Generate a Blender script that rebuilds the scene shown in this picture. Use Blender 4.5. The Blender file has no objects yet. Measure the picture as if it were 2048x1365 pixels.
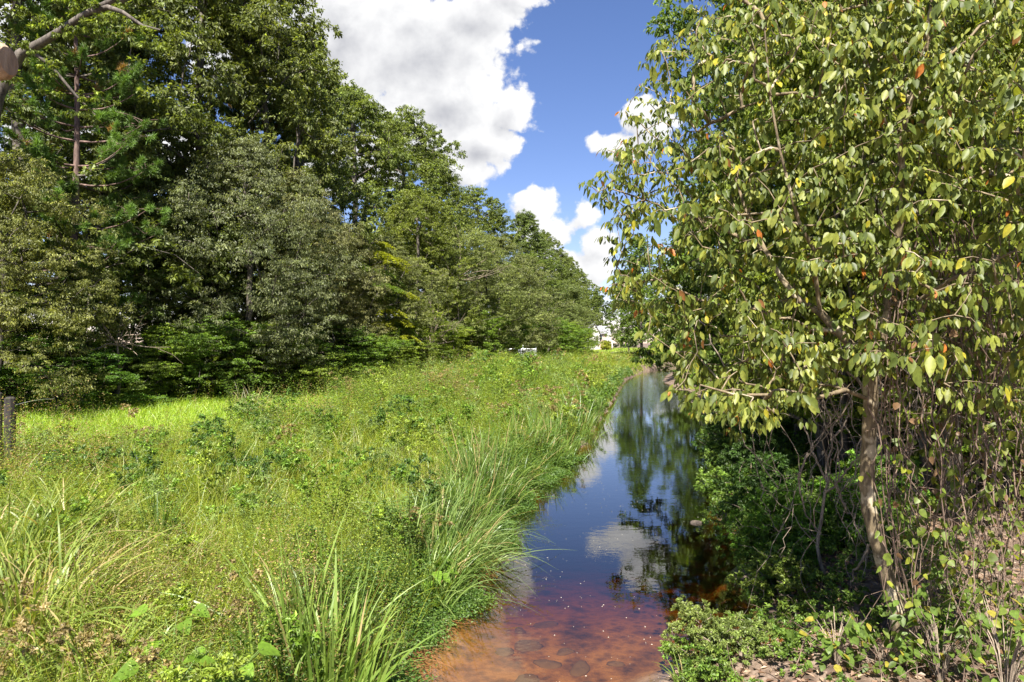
import bpy, math
import numpy as np
from mathutils import Vector

# ------------------------------------------------------------------ camera, world, sun, exposure
scene = bpy.context.scene
COL = scene.collection
F = 1365.0; HZ = 686.0; CAMZ = 3.4           # reference pixels (2048 wide) per unit slope, horizon row, eye height

cam_d = bpy.data.cameras.new("camera"); cam = bpy.data.objects.new("camera", cam_d); COL.objects.link(cam)
cam.location = (0, 0, CAMZ); cam.rotation_euler = (math.radians(90.15), 0, 0)
cam_d.sensor_width = 36; cam_d.lens = 24; cam_d.clip_start = 0.05; cam_d.clip_end = 3000
scene.camera = cam

SUN_AZ, SUN_EL = 190.0, 51.0                 # clockwise from +Y (view direction)
sa, se = math.radians(SUN_AZ), math.radians(SUN_EL)
SUN_DIR = Vector((math.sin(sa)*math.cos(se), math.cos(sa)*math.cos(se), math.sin(se)))
sun_d = bpy.data.lights.new("sun", 'SUN'); sun_d.energy = 4.6; sun_d.angle = math.radians(0.6); sun_d.color = (1.0, 0.95, 0.86)
sun = bpy.data.objects.new("sun", sun_d); COL.objects.link(sun)
sun.rotation_euler = SUN_DIR.to_track_quat('Z', 'Y').to_euler(); sun.location = (20, -20, 40)
scene.view_settings.view_transform = 'Standard'; scene.view_settings.look = 'None'
scene.view_settings.exposure = 1.75; scene.view_settings.gamma = 1.0
SKY_STR = 0.0475; CLOUD_L = 0.325

world = bpy.data.worlds.new("World"); scene.world = world; world.use_nodes = True
def build_world():
    nt = world.node_tree; N = nt.nodes; L = nt.links; N.clear()
    g = bpy.data.node_groups.new("cloud_field", 'ShaderNodeTree')
    g.interface.new_socket("uv", in_out='INPUT', socket_type='NodeSocketVector')
    g.interface.new_socket("field", in_out='OUTPUT', socket_type='NodeSocketFloat')
    gi = g.nodes.new('NodeGroupInput'); go = g.nodes.new('NodeGroupOutput'); gl = g.links
    def gm(op, a, b=None, c=None):
        n = g.nodes.new('ShaderNodeMath'); n.operation = op
        for i, v in enumerate((a, b, c)):
            if v is None: continue
            if isinstance(v, (int, float)): n.inputs[i].default_value = v
            else: gl.new(v, n.inputs[i])
        return n.outputs[0]
    blobs = [(640,60,300,190),(860,90,190,130),(960,30,110,75),(1035,-15,62,48),(905,190,95,70),(800,260,110,70),
             (1015,222,66,54),(970,285,84,72),(930,345,66,52),(885,300,70,70),(700,330,120,70),
             (1072,415,52,48),(1092,470,58,62),(1118,530,74,44),
             (1240,285,66,34),(1300,245,60,50),(1172,430,40,44),(1192,490,52,54),(1182,545,60,36),
             (1400,560,120,40),(200,300,220,120),(60,80,120,80)]
    sm = None
    # a gentle large warp makes the outlines billow
    nz = g.nodes.new('ShaderNodeTexNoise'); nz.inputs['Scale'].default_value = 9; nz.inputs['Detail'].default_value = 2
    gl.new(gi.outputs[0], nz.inputs['Vector'])
    vm = g.nodes.new('ShaderNodeVectorMath'); vm.operation = 'MULTIPLY_ADD'
    gl.new(nz.outputs['Color'], vm.inputs[0]); vm.inputs[1].default_value = (.05,.05,0)
    va = g.nodes.new('ShaderNodeVectorMath'); va.operation = 'ADD'; gl.new(gi.outputs[0], va.inputs[0]); va.inputs[1].default_value = (-.025,-.025,0)
    gl.new(va.outputs[0], vm.inputs[2])
    for (px, py, rx, ry) in blobs:
        u0, v0 = (px-1024)/F, (HZ-py)/F; sx, sy = F/rx, F/ry
        m = g.nodes.new('ShaderNodeVectorMath'); m.operation = 'MULTIPLY_ADD'
        gl.new(vm.outputs[0], m.inputs[0]); m.inputs[1].default_value = (sx, sy, 0); m.inputs[2].default_value = (-u0*sx, -v0*sy, 0)
        ln = g.nodes.new('ShaderNodeVectorMath'); ln.operation = 'LENGTH'; gl.new(m.outputs[0], ln.inputs[0])
        # scale so that small blobs do not get a steeper edge than large ones
        k = min(1.0, max(.5, (rx+ry)/160.0))
        d = gm('MULTIPLY_ADD', ln.outputs['Value'], -k, k)
        sm = d if sm is None else gm('SMOOTH_MAX', sm, d, 0.08)
    n1 = g.nodes.new('ShaderNodeTexNoise'); n1.inputs['Scale'].default_value = 18; n1.inputs['Detail'].default_value = 12
    n1.inputs['Roughness'].default_value = .62
    gl.new(gi.outputs[0], n1.inputs['Vector'])
    vo = g.nodes.new('ShaderNodeTexVoronoi'); vo.feature = 'SMOOTH_F1'; vo.inputs['Scale'].default_value = 26
    vo.inputs['Detail'].default_value = 3; vo.inputs['Smoothness'].default_value = .6
    gl.new(vm.outputs[0], vo.inputs['Vector'])
    a = gm('MULTIPLY_ADD', n1.outputs['Fac'], 0.95, -0.50)
    b = gm('MULTIPLY_ADD', vo.outputs['Distance'], -0.38, 0.14)
    f = gm('ADD', gm('ADD', gm('ADD', sm, .20), a), b)
    gl.new(f, go.inputs[0])

    def m(op, a, b=None, c=None, clamp=False):
        n = N.new('ShaderNodeMath'); n.operation = op; n.use_clamp = clamp
        for i, v in enumerate((a, b, c)):
            if v is None: continue
            if isinstance(v, (int, float)): n.inputs[i].default_value = v
            else: L.new(v, n.inputs[i])
        return n.outputs[0]
    tc = N.new('ShaderNodeTexCoord'); sep = N.new('ShaderNodeSeparateXYZ'); L.new(tc.outputs['Generated'], sep.inputs[0])
    yy = m('MAXIMUM', sep.outputs[1], 0.05)
    u = m('DIVIDE', sep.outputs[0], yy); v = m('DIVIDE', sep.outputs[2], yy)
    cb = N.new('ShaderNodeCombineXYZ'); L.new(u, cb.inputs[0]); L.new(v, cb.inputs[1])
    off = N.new('ShaderNodeVectorMath'); off.operation = 'ADD'; L.new(cb.outputs[0], off.inputs[0]); off.inputs[1].default_value = (.012, .020, 0)
    g1 = N.new('ShaderNodeGroup'); g1.node_tree = g; L.new(cb.outputs[0], g1.inputs[0])
    g2 = N.new('ShaderNodeGroup'); g2.node_tree = g; L.new(off.outputs[0], g2.inputs[0])
    def sstep(x, a, b):
        n = N.new('ShaderNodeMapRange'); n.interpolation_type = 'SMOOTHSTEP'
        L.new(x, n.inputs[0]); n.inputs[1].default_value = a; n.inputs[2].default_value = b
        return n.outputs[0]
    mask = sstep(g1.outputs[0], -0.02, 0.16)
    front = sstep(sep.outputs[1], 0.02, 0.2)
    mask = m('MULTIPLY', mask, front)
    # relief: brighter where the cloud thins toward the sun; greyer where thick
    rel = m('SUBTRACT', g1.outputs[0], g2.outputs[0])
    thick = sstep(g1.outputs[0], 0.15, 0.95)
    sh = m('MULTIPLY_ADD', rel, 0.9, 0.86)
    sh = m('MULTIPLY_ADD', thick, -0.46, sh)
    sh = m('MAXIMUM', m('MINIMUM', sh, 1.0), 0.0)
    ramp = N.new('ShaderNodeMix'); ramp.data_type = 'RGBA'
    ramp.inputs[6].default_value = (.44,.45,.50,1); ramp.inputs[7].default_value = (1.0,1.0,1.0,1)
    L.new(sh, ramp.inputs[0])
    sky = N.new('ShaderNodeTexSky'); sky.sky_type = 'NISHITA'; sky.sun_disc = False
    sky.sun_elevation = se; sky.sun_rotation = sa; sky.air_density = 1.0; sky.dust_density = 0.1; sky.ozone_density = 3.5
    hs = N.new('ShaderNodeHueSaturation'); hs.inputs['Saturation'].default_value = 1.12; hs.inputs['Value'].default_value = 1.0
    L.new(sky.outputs[0], hs.inputs['Color'])
    tn = N.new('ShaderNodeMix'); tn.data_type='RGBA'; tn.blend_type='MULTIPLY'; tn.inputs[0].default_value=1; tn.clamp_result=False
    L.new(hs.outputs[0], tn.inputs[6]); tn.inputs[7].default_value=(1.12,.93,1.05,1)
    b1 = N.new('ShaderNodeBackground'); L.new(tn.outputs[2], b1.inputs[0]); b1.inputs[1].default_value = SKY_STR
    b2 = N.new('ShaderNodeBackground'); L.new(ramp.outputs[2], b2.inputs[0]); b2.inputs[1].default_value = CLOUD_L
    mx = N.new('ShaderNodeMixShader'); L.new(mask, mx.inputs[0]); L.new(b1.outputs[0], mx.inputs[1]); L.new(b2.outputs[0], mx.inputs[2])
    o = N.new('ShaderNodeOutputWorld'); L.new(mx.outputs[0], o.inputs[0])
build_world()
world.cycles.sampling_method = 'MANUAL'; world.cycles.sample_map_resolution = 256
scene.render.engine = 'CYCLES'
scene.cycles.max_bounces = 8; scene.cycles.diffuse_bounces = 3; scene.cycles.glossy_bounces = 3
scene.cycles.transmission_bounces = 4; scene.cycles.transparent_max_bounces = 8; scene.cycles.volume_bounces = 0
scene.cycles.sample_clamp_indirect = 4

# ------------------------------------------------------------------ helpers
def R(seed): return np.random.default_rng(seed)
def nrm(a):
    a = np.asarray(a, float); return a/np.maximum(np.linalg.norm(a, axis=-1, keepdims=True), 1e-9)

class MB:
    """collects vertices, faces and a colour per vertex; build() links ONE mesh object"""
    def __init__(s): s.v=[]; s.f=[]; s.c=[]; s.n=0
    def add(s, v, f, c):
        v = np.asarray(v, float).reshape(-1,3); f = np.asarray(f, np.int64)
        c = np.asarray(c, float)
        if c.ndim == 1: c = np.broadcast_to(c, (len(v),3))
        s.v.append(v); s.f.append(f+s.n); s.c.append(c); s.n += len(v)
    def mesh(s, name, smooth=False):
        me = bpy.data.meshes.new(name)
        v = np.concatenate(s.v).astype(np.float32); c = np.concatenate(s.c)
        vi = np.concatenate([f.ravel() for f in s.f]).astype(np.int32)
        tot = np.concatenate([np.full(len(f), f.shape[1]) for f in s.f])
        st = np.concatenate([[0], np.cumsum(tot)[:-1]]).astype(np.int32)
        me.vertices.add(len(v)); me.vertices.foreach_set("co", v.ravel())
        me.loops.add(len(vi)); me.loops.foreach_set("vertex_index", vi)
        me.polygons.add(len(st)); me.polygons.foreach_set("loop_start", st)
        me.update(calc_edges=True)
        me.polygons.foreach_set("use_smooth", np.full(len(st), bool(smooth)))
        at = me.attributes.new("Col", 'FLOAT_COLOR', 'POINT')
        cc = np.ones((len(v),4), np.float32); cc[:,:3] = np.clip(c, 0, 1)
        at.data.foreach_set("color", cc.ravel())
        return me
    def build(s, name, mat, parent=None, smooth=False):
        me = s.mesh(name, smooth); me.materials.append(mat)
        o = bpy.data.objects.new(name, me); COL.objects.link(o)
        if parent: o.parent = parent
        return o

def tag(o, label=None, cat=None, group=None, kind=None):
    if label: o['label'] = label
    if cat: o['category'] = cat
    if group: o['group'] = group
    if kind: o['kind'] = kind
    return o
def empty(name, loc=(0,0,0), rz=0.0):
    o = bpy.data.objects.new(name, None); COL.objects.link(o); o.empty_display_size = .3
    o.location = loc; o.rotation_euler = (0,0,rz); return o
def copy_tree(root):
    r = root.copy(); COL.objects.link(r)
    for ch in root.children:
        c = ch.copy(); COL.objects.link(c); c.parent = r
    return r

def at(px, py, d): return np.array([(px-1024)/F*d, d, CAMZ+(HZ-py)/F*d])

_PH = R(5).uniform(0, 6.28, (12,2)); _AN = R(6).uniform(0, 6.28, 12)
def fnoise(x, y, s=1.0):
    """smooth patchy field, about -1..1"""
    t = 0; a = 1.0; w = 0
    for i in range(12):
        fr = s*(0.35*1.45**i)
        t = t + a*np.sin(fr*(x*math.cos(_AN[i])+y*math.sin(_AN[i]))+_PH[i,0])*np.cos(fr*.8*(y*math.cos(_AN[i])-x*math.sin(_AN[i]))+_PH[i,1])
        w += a*.5; a *= .8
    return t/w

# ------------------------------------------------------------------ materials
def base_nodes(name):
    m = bpy.data.materials.new(name); m.use_nodes = True; nt = m.node_tree; nt.nodes.clear()
    return m, nt.nodes, nt.links
def col_nodes(N, L):
    a = N.new('ShaderNodeAttribute'); a.attribute_name = 'Col'
    oi = N.new('ShaderNodeObjectInfo')
    mu = N.new('ShaderNodeMix'); mu.data_type = 'RGBA'; mu.blend_type = 'MULTIPLY'; mu.inputs[0].default_value = 1
    L.new(a.outputs['Color'], mu.inputs[6]); L.new(oi.outputs['Color'], mu.inputs[7])
    return mu.outputs[2]
def foliage(name, trans=.38, rough=.42, spec=.5, veins=False):
    m, N, L = base_nodes(name)
    c = col_nodes(N, L)
    if veins:
        tc = N.new('ShaderNodeTexCoord'); nz = N.new('ShaderNodeTexNoise'); nz.inputs['Scale'].default_value = 38; nz.inputs['Detail'].default_value = 4
        L.new(tc.outputs['Object'], nz.inputs['Vector'])
        mr = N.new('ShaderNodeMapRange'); L.new(nz.outputs['Fac'], mr.inputs[0]); mr.inputs[1].default_value = .3; mr.inputs[2].default_value = .7
        mr.inputs[3].default_value = .72; mr.inputs[4].default_value = 1.2
        v = N.new('ShaderNodeMix'); v.data_type = 'RGBA'; v.blend_type = 'MULTIPLY'; v.inputs[0].default_value = 1
        L.new(c, v.inputs[6]); L.new(mr.outputs[0], v.inputs[7]); c = v.outputs[2]
    p = N.new('ShaderNodeBsdfPrincipled'); L.new(c, p.inputs['Base Color']); p.inputs['Roughness'].default_value = rough
    p.inputs['Specular IOR Level'].default_value = spec
    t = N.new('ShaderNodeBsdfTranslucent')
    tm = N.new('ShaderNodeMix'); tm.data_type = 'RGBA'; tm.blend_type = 'MULTIPLY'; tm.inputs[0].default_value = 1
    L.new(c, tm.inputs[6]); tm.inputs[7].default_value = (1.9, 1.9, .7, 1); tm.clamp_result = False
    L.new(tm.outputs[2], t.inputs[0])
    mx = N.new('ShaderNodeMixShader'); mx.inputs[0].default_value = trans
    L.new(p.outputs[0], mx.inputs[1]); L.new(t.outputs[0], mx.inputs[2])
    o = N.new('ShaderNodeOutputMaterial'); L.new(mx.outputs[0], o.inputs[0])
    return m
def bark(name, c1, c2, scale=9, light=None):
    m, N, L = base_nodes(name)
    tc = N.new('ShaderNodeTexCoord'); mp = N.new('ShaderNodeMapping'); mp.inputs['Scale'].default_value = (1,1,.25)
    L.new(tc.outputs['Object'], mp.inputs[0])
    nz = N.new('ShaderNodeTexNoise'); nz.inputs['Scale'].default_value = scale; nz.inputs['Detail'].default_value = 8; nz.inputs['Roughness'].default_value = .7
    L.new(mp.outputs[0], nz.inputs['Vector'])
    cr = N.new('ShaderNodeValToRGB'); cr.color_ramp.elements[0].position = .38; cr.color_ramp.elements[1].position = .66
    cr.color_ramp.elements[0].color = (*c1,1); cr.color_ramp.elements[1].color = (*c2,1)
    L.new(nz.outputs['Fac'], cr.inputs[0]); c = cr.outputs[0]
    if light:
        n2 = N.new('ShaderNodeTexNoise'); n2.inputs['Scale'].default_value = 5; n2.inputs['Detail'].default_value = 5; L.new(tc.outputs['Object'], n2.inputs['Vector'])
        r2 = N.new('ShaderNodeMapRange'); L.new(n2.outputs['Fac'], r2.inputs[0]); r2.inputs[1].default_value = .56; r2.inputs[2].default_value = .62
        mm = N.new('ShaderNodeMix'); mm.data_type = 'RGBA'; L.new(r2.outputs[0], mm.inputs[0]); L.new(c, mm.inputs[6]); mm.inputs[7].default_value = (*light,1); c = mm.outputs[2]
    p = N.new('ShaderNodeBsdfPrincipled'); L.new(c, p.inputs['Base Color']); p.inputs['Roughness'].default_value = .85
    bp = N.new('ShaderNodeBump'); bp.inputs['Strength'].default_value = .7; bp.inputs['Distance'].default_value = .02
    L.new(nz.outputs['Fac'], bp.inputs['Height']); L.new(bp.outputs[0], p.inputs['Normal'])
    o = N.new('ShaderNodeOutputMaterial'); L.new(p.outputs[0], o.inputs[0])
    return m
def plain(name, c, rough=.7, metal=0, var=.25, scale=12, spec=.4):
    m, N, L = base_nodes(name)
    tc = N.new('ShaderNodeTexCoord'); nz = N.new('ShaderNodeTexNoise'); nz.inputs['Scale'].default_value = scale; nz.inputs['Detail'].default_value = 6
    L.new(tc.outputs['Object'], nz.inputs['Vector'])
    mx = N.new('ShaderNodeMix'); mx.data_type = 'RGBA'; L.new(nz.outputs['Fac'], mx.inputs[0])
    mx.inputs[6].default_value = (*[x*(1-var) for x in c],1); mx.inputs[7].default_value = (*[min(1,x*(1+var)) for x in c],1)
    p = N.new('ShaderNodeBsdfPrincipled'); L.new(mx.outputs[2], p.inputs['Base Color']); p.inputs['Roughness'].default_value = rough
    p.inputs['Metallic'].default_value = metal; p.inputs['Specular IOR Level'].default_value = spec
    o = N.new('ShaderNodeOutputMaterial'); L.new(p.outputs[0], o.inputs[0])
    return m
M_LEAF = foliage("leaf", .42, .5, .4)
M_HERO = foliage("broad_leaf", .42, .45, .32, True)
M_BLADE = foliage("blade", .36, .42, .5)
M_WEED = foliage("weed_leaf", .36, .5, .4)
M_NEEDLE = foliage("needles", .25, .5, .4)
M_BARK = bark("bark", (.035,.028,.022), (.16,.135,.11))
M_PINEBARK = bark("pine_bark", (.06,.035,.028), (.26,.17,.14), 6)
M_HBARK = bark("smooth_bark", (.085,.064,.036), (.27,.205,.12), 16, (.38,.32,.22))
M_TWIG = bark("twig", (.12,.09,.065), (.34,.27,.2), 20)
M_VINE = bark("vine_stem", (.07,.045,.03), (.26,.18,.13), 20)

# ------------------------------------------------------------------ terrain shape
YE = np.array([-60,-20, 0, 5, 6.84, 8.2, 11.2, 14.8, 17.6, 21.7, 28.3, 40.7, 62.7, 80, 100, 130, 180, 260], float)
XL = np.array([-16,-7,-2.7,-1.55,-1.22,-1.02,-.52,.0,.95,2.1,3.45,6.0,10.4,15.5,24,42,80,150], float)
XR = np.array([-10,-1.5,1.2,1.45,1.62,3.0,3.8,4.5,5.4,6.7,8.3,10.7,13.7,18.6,27,45,83,153], float)
def xl(y): return np.interp(y, YE, XL)
def xr(y): return np.interp(y, YE, XR)
def ss(t, a, b):
    t = np.clip((t-a)/(b-a), 0, 1); return t*t*(3-2*t)
def tz(x, y):
    x = np.asarray(x, float); y = np.asarray(y, float)
    wob = .16*np.sin(y*1.7)+.1*np.sin(y*4.1+1)
    dl = xl(y)+wob*.7-x; dr = x-xr(y)-wob
    zl = .62*ss(dl,-.05,.75)+.32*ss(dl,1.5,6)+.35*ss(dl,8,26)*ss(y,10,28) + .55*np.exp(-((dl-6.5)/4.0)**2)*ss(y,16,34)
    zl = zl+.6*ss(y,80,170)
    zr = .42*ss(dr,-.1,1.6)+.9*ss(dr,2.5,8)+.8*ss(dr,8,20)
    inl, inr = np.minimum(dl,0), np.minimum(dr,0)
    dd = np.minimum(-inl*1.3, -inr*np.where(y>8.5, 2.2, 1.0))
    bed = -(.13+.22*ss(y,7.4,10.5)+.50*ss(y,9.5,14))*ss(dd,0,.8) - .02
    z = np.where(dl > 0, zl, np.where(dr > 0, zr, bed))
    z = z + fnoise(x, y, 1.6)*.035*(np.where(z>.1, 1, .3))
    # a muddy side gully on the right bank below the slanting tree
    gl = np.exp(-((y-(7.7-.06*(x-3)))/.38)**2)*ss(x,2.0,3.4)*(1-ss(x,6.5,8.5))
    z = z-gl*.50
    return z
def ground(x, y): return float(tz(np.array([x]), np.array([y]))[0])
def treeline(y): return np.interp(y, [-40,0,20,28,44,64,90,120,170,260],[-27,-25.5,-24,-23,-20.5,-14,-4,5,22,60])

# ------------------------------------------------------------------ ground sheet, water
def spaced(lo, a, st, b, hi, gr=1.18):
    mid = list(np.arange(a, b, st)); l=[]; x=a; s=st
    while x > lo: s*=gr; x-=s; l.append(x)
    r=[]; x=mid[-1]; s=st
    while x < hi: s*=gr; x+=s; r.append(x)
    return np.array(l[::-1]+mid+r)
def build_ground():
    xs = spaced(-900, -13, .17, 17, 900); ys = spaced(-200, 3, .17, 36, 1500, 1.05)
    X, Y = np.meshgrid(xs, ys); Z = tz(X, Y)
    nx, ny = len(xs), len(ys)
    i = np.arange(ny-1)[:,None]*nx+np.arange(nx-1)[None,:]
    f = np.stack([i, i+1, i+1+nx, i+nx], -1).reshape(-1,4)
    mb = MB(); mb.add(np.stack([X,Y,Z],-1).reshape(-1,3), f, (.1,.1,.1))
    m, N, L = base_nodes("soil")
    geo = N.new('ShaderNodeNewGeometry'); sep = N.new('ShaderNodeSeparateXYZ'); L.new(geo.outputs['Position'], sep.inputs[0])
    def noise(sc, det=6, ro=.6):
        n = N.new('ShaderNodeTexNoise'); n.inputs['Scale'].default_value = sc; n.inputs['Detail'].default_value = det; n.inputs['Roughness'].default_value = ro
        L.new(geo.outputs['Position'], n.inputs['Vector']); return n.outputs['Fac']
    def ramp(f, stops):
        r = N.new('ShaderNodeValToRGB'); e = r.color_ramp.elements
        while len(e) < len(stops): e.new(.5)
        for k,(p,c) in enumerate(stops): e[k].position = p; e[k].color = (*c,1)
        L.new(f, r.inputs[0]); return r.outputs[0]
    sand = ramp(noise(1.7,8,.68), [(.34,(.045,.024,.013)),(.45,(.17,.085,.035)),(.55,(.27,.15,.065)),(.66,(.10,.052,.03))])
    peb = N.new('ShaderNodeTexVoronoi'); peb.inputs['Scale'].default_value = 7; L.new(geo.outputs['Position'], peb.inputs['Vector'])
    pm = N.new('ShaderNodeMapRange'); L.new(peb.outputs['Distance'], pm.inputs[0]); pm.inputs[1].default_value=.1; pm.inputs[2].default_value=.5; pm.inputs[3].default_value=.65; pm.inputs[4].default_value=1.1
    sm = N.new('ShaderNodeMix'); sm.data_type='RGBA'; sm.blend_type='MULTIPLY'; sm.inputs[0].default_value=1; L.new(sand, sm.inputs[6]); L.new(pm.outputs[0], sm.inputs[7])
    soil = ramp(noise(6,9,.7), [(.30,(.035,.024,.016)),(.48,(.12,.08,.055)),(.6,(.22,.16,.12)),(.75,(.33,.26,.2))])
    mr = N.new('ShaderNodeMapRange'); L.new(sep.outputs[2], mr.inputs[0]); mr.inputs[1].default_value=-.09; mr.inputs[2].default_value=-.01
    mx = N.new('ShaderNodeMix'); mx.data_type='RGBA'; L.new(mr.outputs[0], mx.inputs[0]); L.new(sm.outputs[2], mx.inputs[6]); L.new(soil, mx.inputs[7])
    p = N.new('ShaderNodeBsdfPrincipled'); L.new(mx.outputs[2], p.inputs['Base Color']); p.inputs['Roughness'].default_value=.9
    bp = N.new('ShaderNodeBump'); bp.inputs['Strength'].default_value=.6; bp.inputs['Distance'].default_value=.05; L.new(noise(11,8,.7), bp.inputs['Height']); L.new(bp.outputs[0], p.inputs['Normal'])
    o = N.new('ShaderNodeOutputMaterial'); L.new(p.outputs[0], o.inputs[0])
    tag(mb.build("ground", m, smooth=True), kind='structure')
build_ground()

def build_water():
    m, N, L = base_nodes("stream_water")
    geo = N.new('ShaderNodeNewGeometry')
    mp = N.new('ShaderNodeMapping'); L.new(geo.outputs['Position'], mp.inputs[0]); mp.inputs['Scale'].default_value=(1.0,1.6,1)
    n1 = N.new('ShaderNodeTexNoise'); n1.inputs['Scale'].default_value=2.2; n1.inputs['Detail'].default_value=4; L.new(mp.outputs[0], n1.inputs['Vector'])
    n2 = N.new('ShaderNodeTexNoise'); n2.inputs['Scale'].default_value=11; n2.inputs['Detail'].default_value=3; L.new(mp.outputs[0], n2.inputs['Vector'])
    # patches where the breeze or the current roughens the surface, and a riffle far upstream
    n3 = N.new('ShaderNodeTexNoise'); n3.inputs['Scale'].default_value=.5; L.new(geo.outputs['Position'], n3.inputs['Vector'])
    pr = N.new('ShaderNodeMapRange'); L.new(n3.outputs['Fac'], pr.inputs[0]); pr.inputs[1].default_value=.48; pr.inputs[2].default_value=.7
    sep = N.new('ShaderNodeSeparateXYZ'); L.new(geo.outputs['Position'], sep.inputs[0])
    rf = N.new('ShaderNodeMapRange'); L.new(sep.outputs[1], rf.inputs[0]); rf.inputs[1].default_value=34; rf.inputs[2].default_value=46; rf.inputs[3].default_value=0; rf.inputs[4].default_value=5
    ad = N.new('ShaderNodeMath'); ad.operation='ADD'; L.new(pr.outputs[0], ad.inputs[0]); L.new(rf.outputs[0], ad.inputs[1])
    am = N.new('ShaderNodeMath'); am.operation='MULTIPLY_ADD'; L.new(ad.outputs[0], am.inputs[0]); am.inputs[1].default_value=.22; am.inputs[2].default_value=.05
    h2 = N.new('ShaderNodeMath'); h2.operation='MULTIPLY'; L.new(n2.outputs['Fac'], h2.inputs[0]); L.new(am.outputs[0], h2.inputs[1])
    hs = N.new('ShaderNodeMath'); hs.operation='MULTIPLY_ADD'; L.new(n1.outputs['Fac'], hs.inputs[0]); hs.inputs[1].default_value=.55; L.new(h2.outputs[0], hs.inputs[2])
    bp = N.new('ShaderNodeBump'); bp.inputs['Strength'].default_value=.055; bp.inputs['Distance'].default_value=.05; L.new(hs.outputs[0], bp.inputs['Height'])
    ge2 = N.new('ShaderNodeNewGeometry'); dt = N.new('ShaderNodeVectorMath'); dt.operation='DOT_PRODUCT'; L.new(ge2.outputs['Incoming'], dt.inputs[0]); dt.inputs[1].default_value=(0,0,1)
    ab = N.new('ShaderNodeMath'); ab.operation='ABSOLUTE'; L.new(dt.outputs['Value'], ab.inputs[0])
    om = N.new('ShaderNodeMath'); om.operation='SUBTRACT'; om.inputs[0].default_value=1; L.new(ab.outputs[0], om.inputs[1])
    pw = N.new('ShaderNodeMath'); pw.operation='POWER'; L.new(om.outputs[0], pw.inputs[0]); pw.inputs[1].default_value=4.0
    fr = N.new('ShaderNodeMath'); fr.operation='MULTIPLY_ADD'; L.new(pw.outputs[0], fr.inputs[0]); fr.inputs[1].default_value=.98; fr.inputs[2].default_value=.02
    gl = N.new('ShaderNodeBsdfGlossy'); gl.inputs['Roughness'].default_value=.004; L.new(bp.outputs[0], gl.inputs['Normal']); gl.inputs['Color'].default_value=(1,1,1,1)
    tr = N.new('ShaderNodeBsdfTransparent')
    mx = N.new('ShaderNodeMixShader'); L.new(fr.outputs[0], mx.inputs[0]); L.new(tr.outputs[0], mx.inputs[1]); L.new(gl.outputs[0], mx.inputs[2])
    va = N.new('ShaderNodeVolumeAbsorption'); va.inputs['Color'].default_value=(.74,.58,.22,1); va.inputs['Density'].default_value=4.6
    o = N.new('ShaderNodeOutputMaterial'); L.new(mx.outputs[0], o.inputs[0]); L.new(va.outputs[0], o.inputs['Volume'])
    x0,x1,y0,y1,z0,z1 = -40,170,-55,250,-1.6,0
    v = [(x0,y0,z0),(x1,y0,z0),(x1,y1,z0),(x0,y1,z0),(x0,y0,z1),(x1,y0,z1),(x1,y1,z1),(x0,y1,z1)]
    f = [(0,3,2,1),(4,5,6,7),(0,1,5,4),(1,2,6,5),(2,3,7,6),(3,0,4,7)]
    mb = MB(); mb.add(v, f, (0,0,0)); tag(mb.build("water", m), kind='structure')
build_water()

# ------------------------------------------------------------------ shape generators
def leafquads(mb, C, D, Nn, L, W, col, fold=.16, droop=.14):
    D = nrm(D); S = nrm(np.cross(D, Nn)); U = np.cross(S, D)
    L = np.asarray(L).reshape(-1,1); W = np.asarray(W).reshape(-1,1)
    a = C; b = C+D*L*.45+S*W*.5+U*W*fold; c = C+D*L-U*L*droop; d = C+D*L*.45-S*W*.5+U*W*fold
    v = np.stack([a,b,c,d],1).reshape(-1,3); n = len(C)
    f = np.arange(4*n).reshape(-1,4)
    mb.add(v, f, np.repeat(col,4,0))
def heroleaves(mb, C, D, Nn, L, W, col, droop=.25, rows=((.22,.72),(.48,1.0),(.78,.62)), cup=.13):
    n = len(C); D = nrm(D); S = nrm(np.cross(D, Nn)); U = np.cross(S, D)
    L = np.asarray(L).reshape(-1,1); W = np.asarray(W).reshape(-1,1)
    down = np.array([0,0,-1.0])
    def mid(t): return C+D*L*t+down*L*droop*t*t
    vs = [mid(0)]
    for t,w in rows:
        m_ = mid(t); vs += [m_, m_+S*W*.5*w+U*W*cup*w, m_-S*W*.5*w+U*W*cup*w]
    vs.append(mid(1.0)); k = len(vs)
    v = np.stack(vs,1).reshape(-1,3); o = (np.arange(n)*k)[:,None]
    tris = [(0,1,2),(0,3,1)]; quads=[]
    nr = len(rows)
    for r in range(nr-1):
        a=1+3*r; b=a+3
        quads += [(a,b,b+1,a+1),(a,a+2,b+2,b)]
    a=1+3*(nr-1); tris += [(a,k-1,a+1),(a,a+2,k-1)]
    cc = np.repeat(col,k,0)
    mb.add(v, (o[:,:,None]+np.array(tris)[None]).reshape(-1,3), cc)
    mb.f.append((o[:,:,None]+np.array(quads)[None]).reshape(-1,4)+mb.n-len(v))
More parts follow.
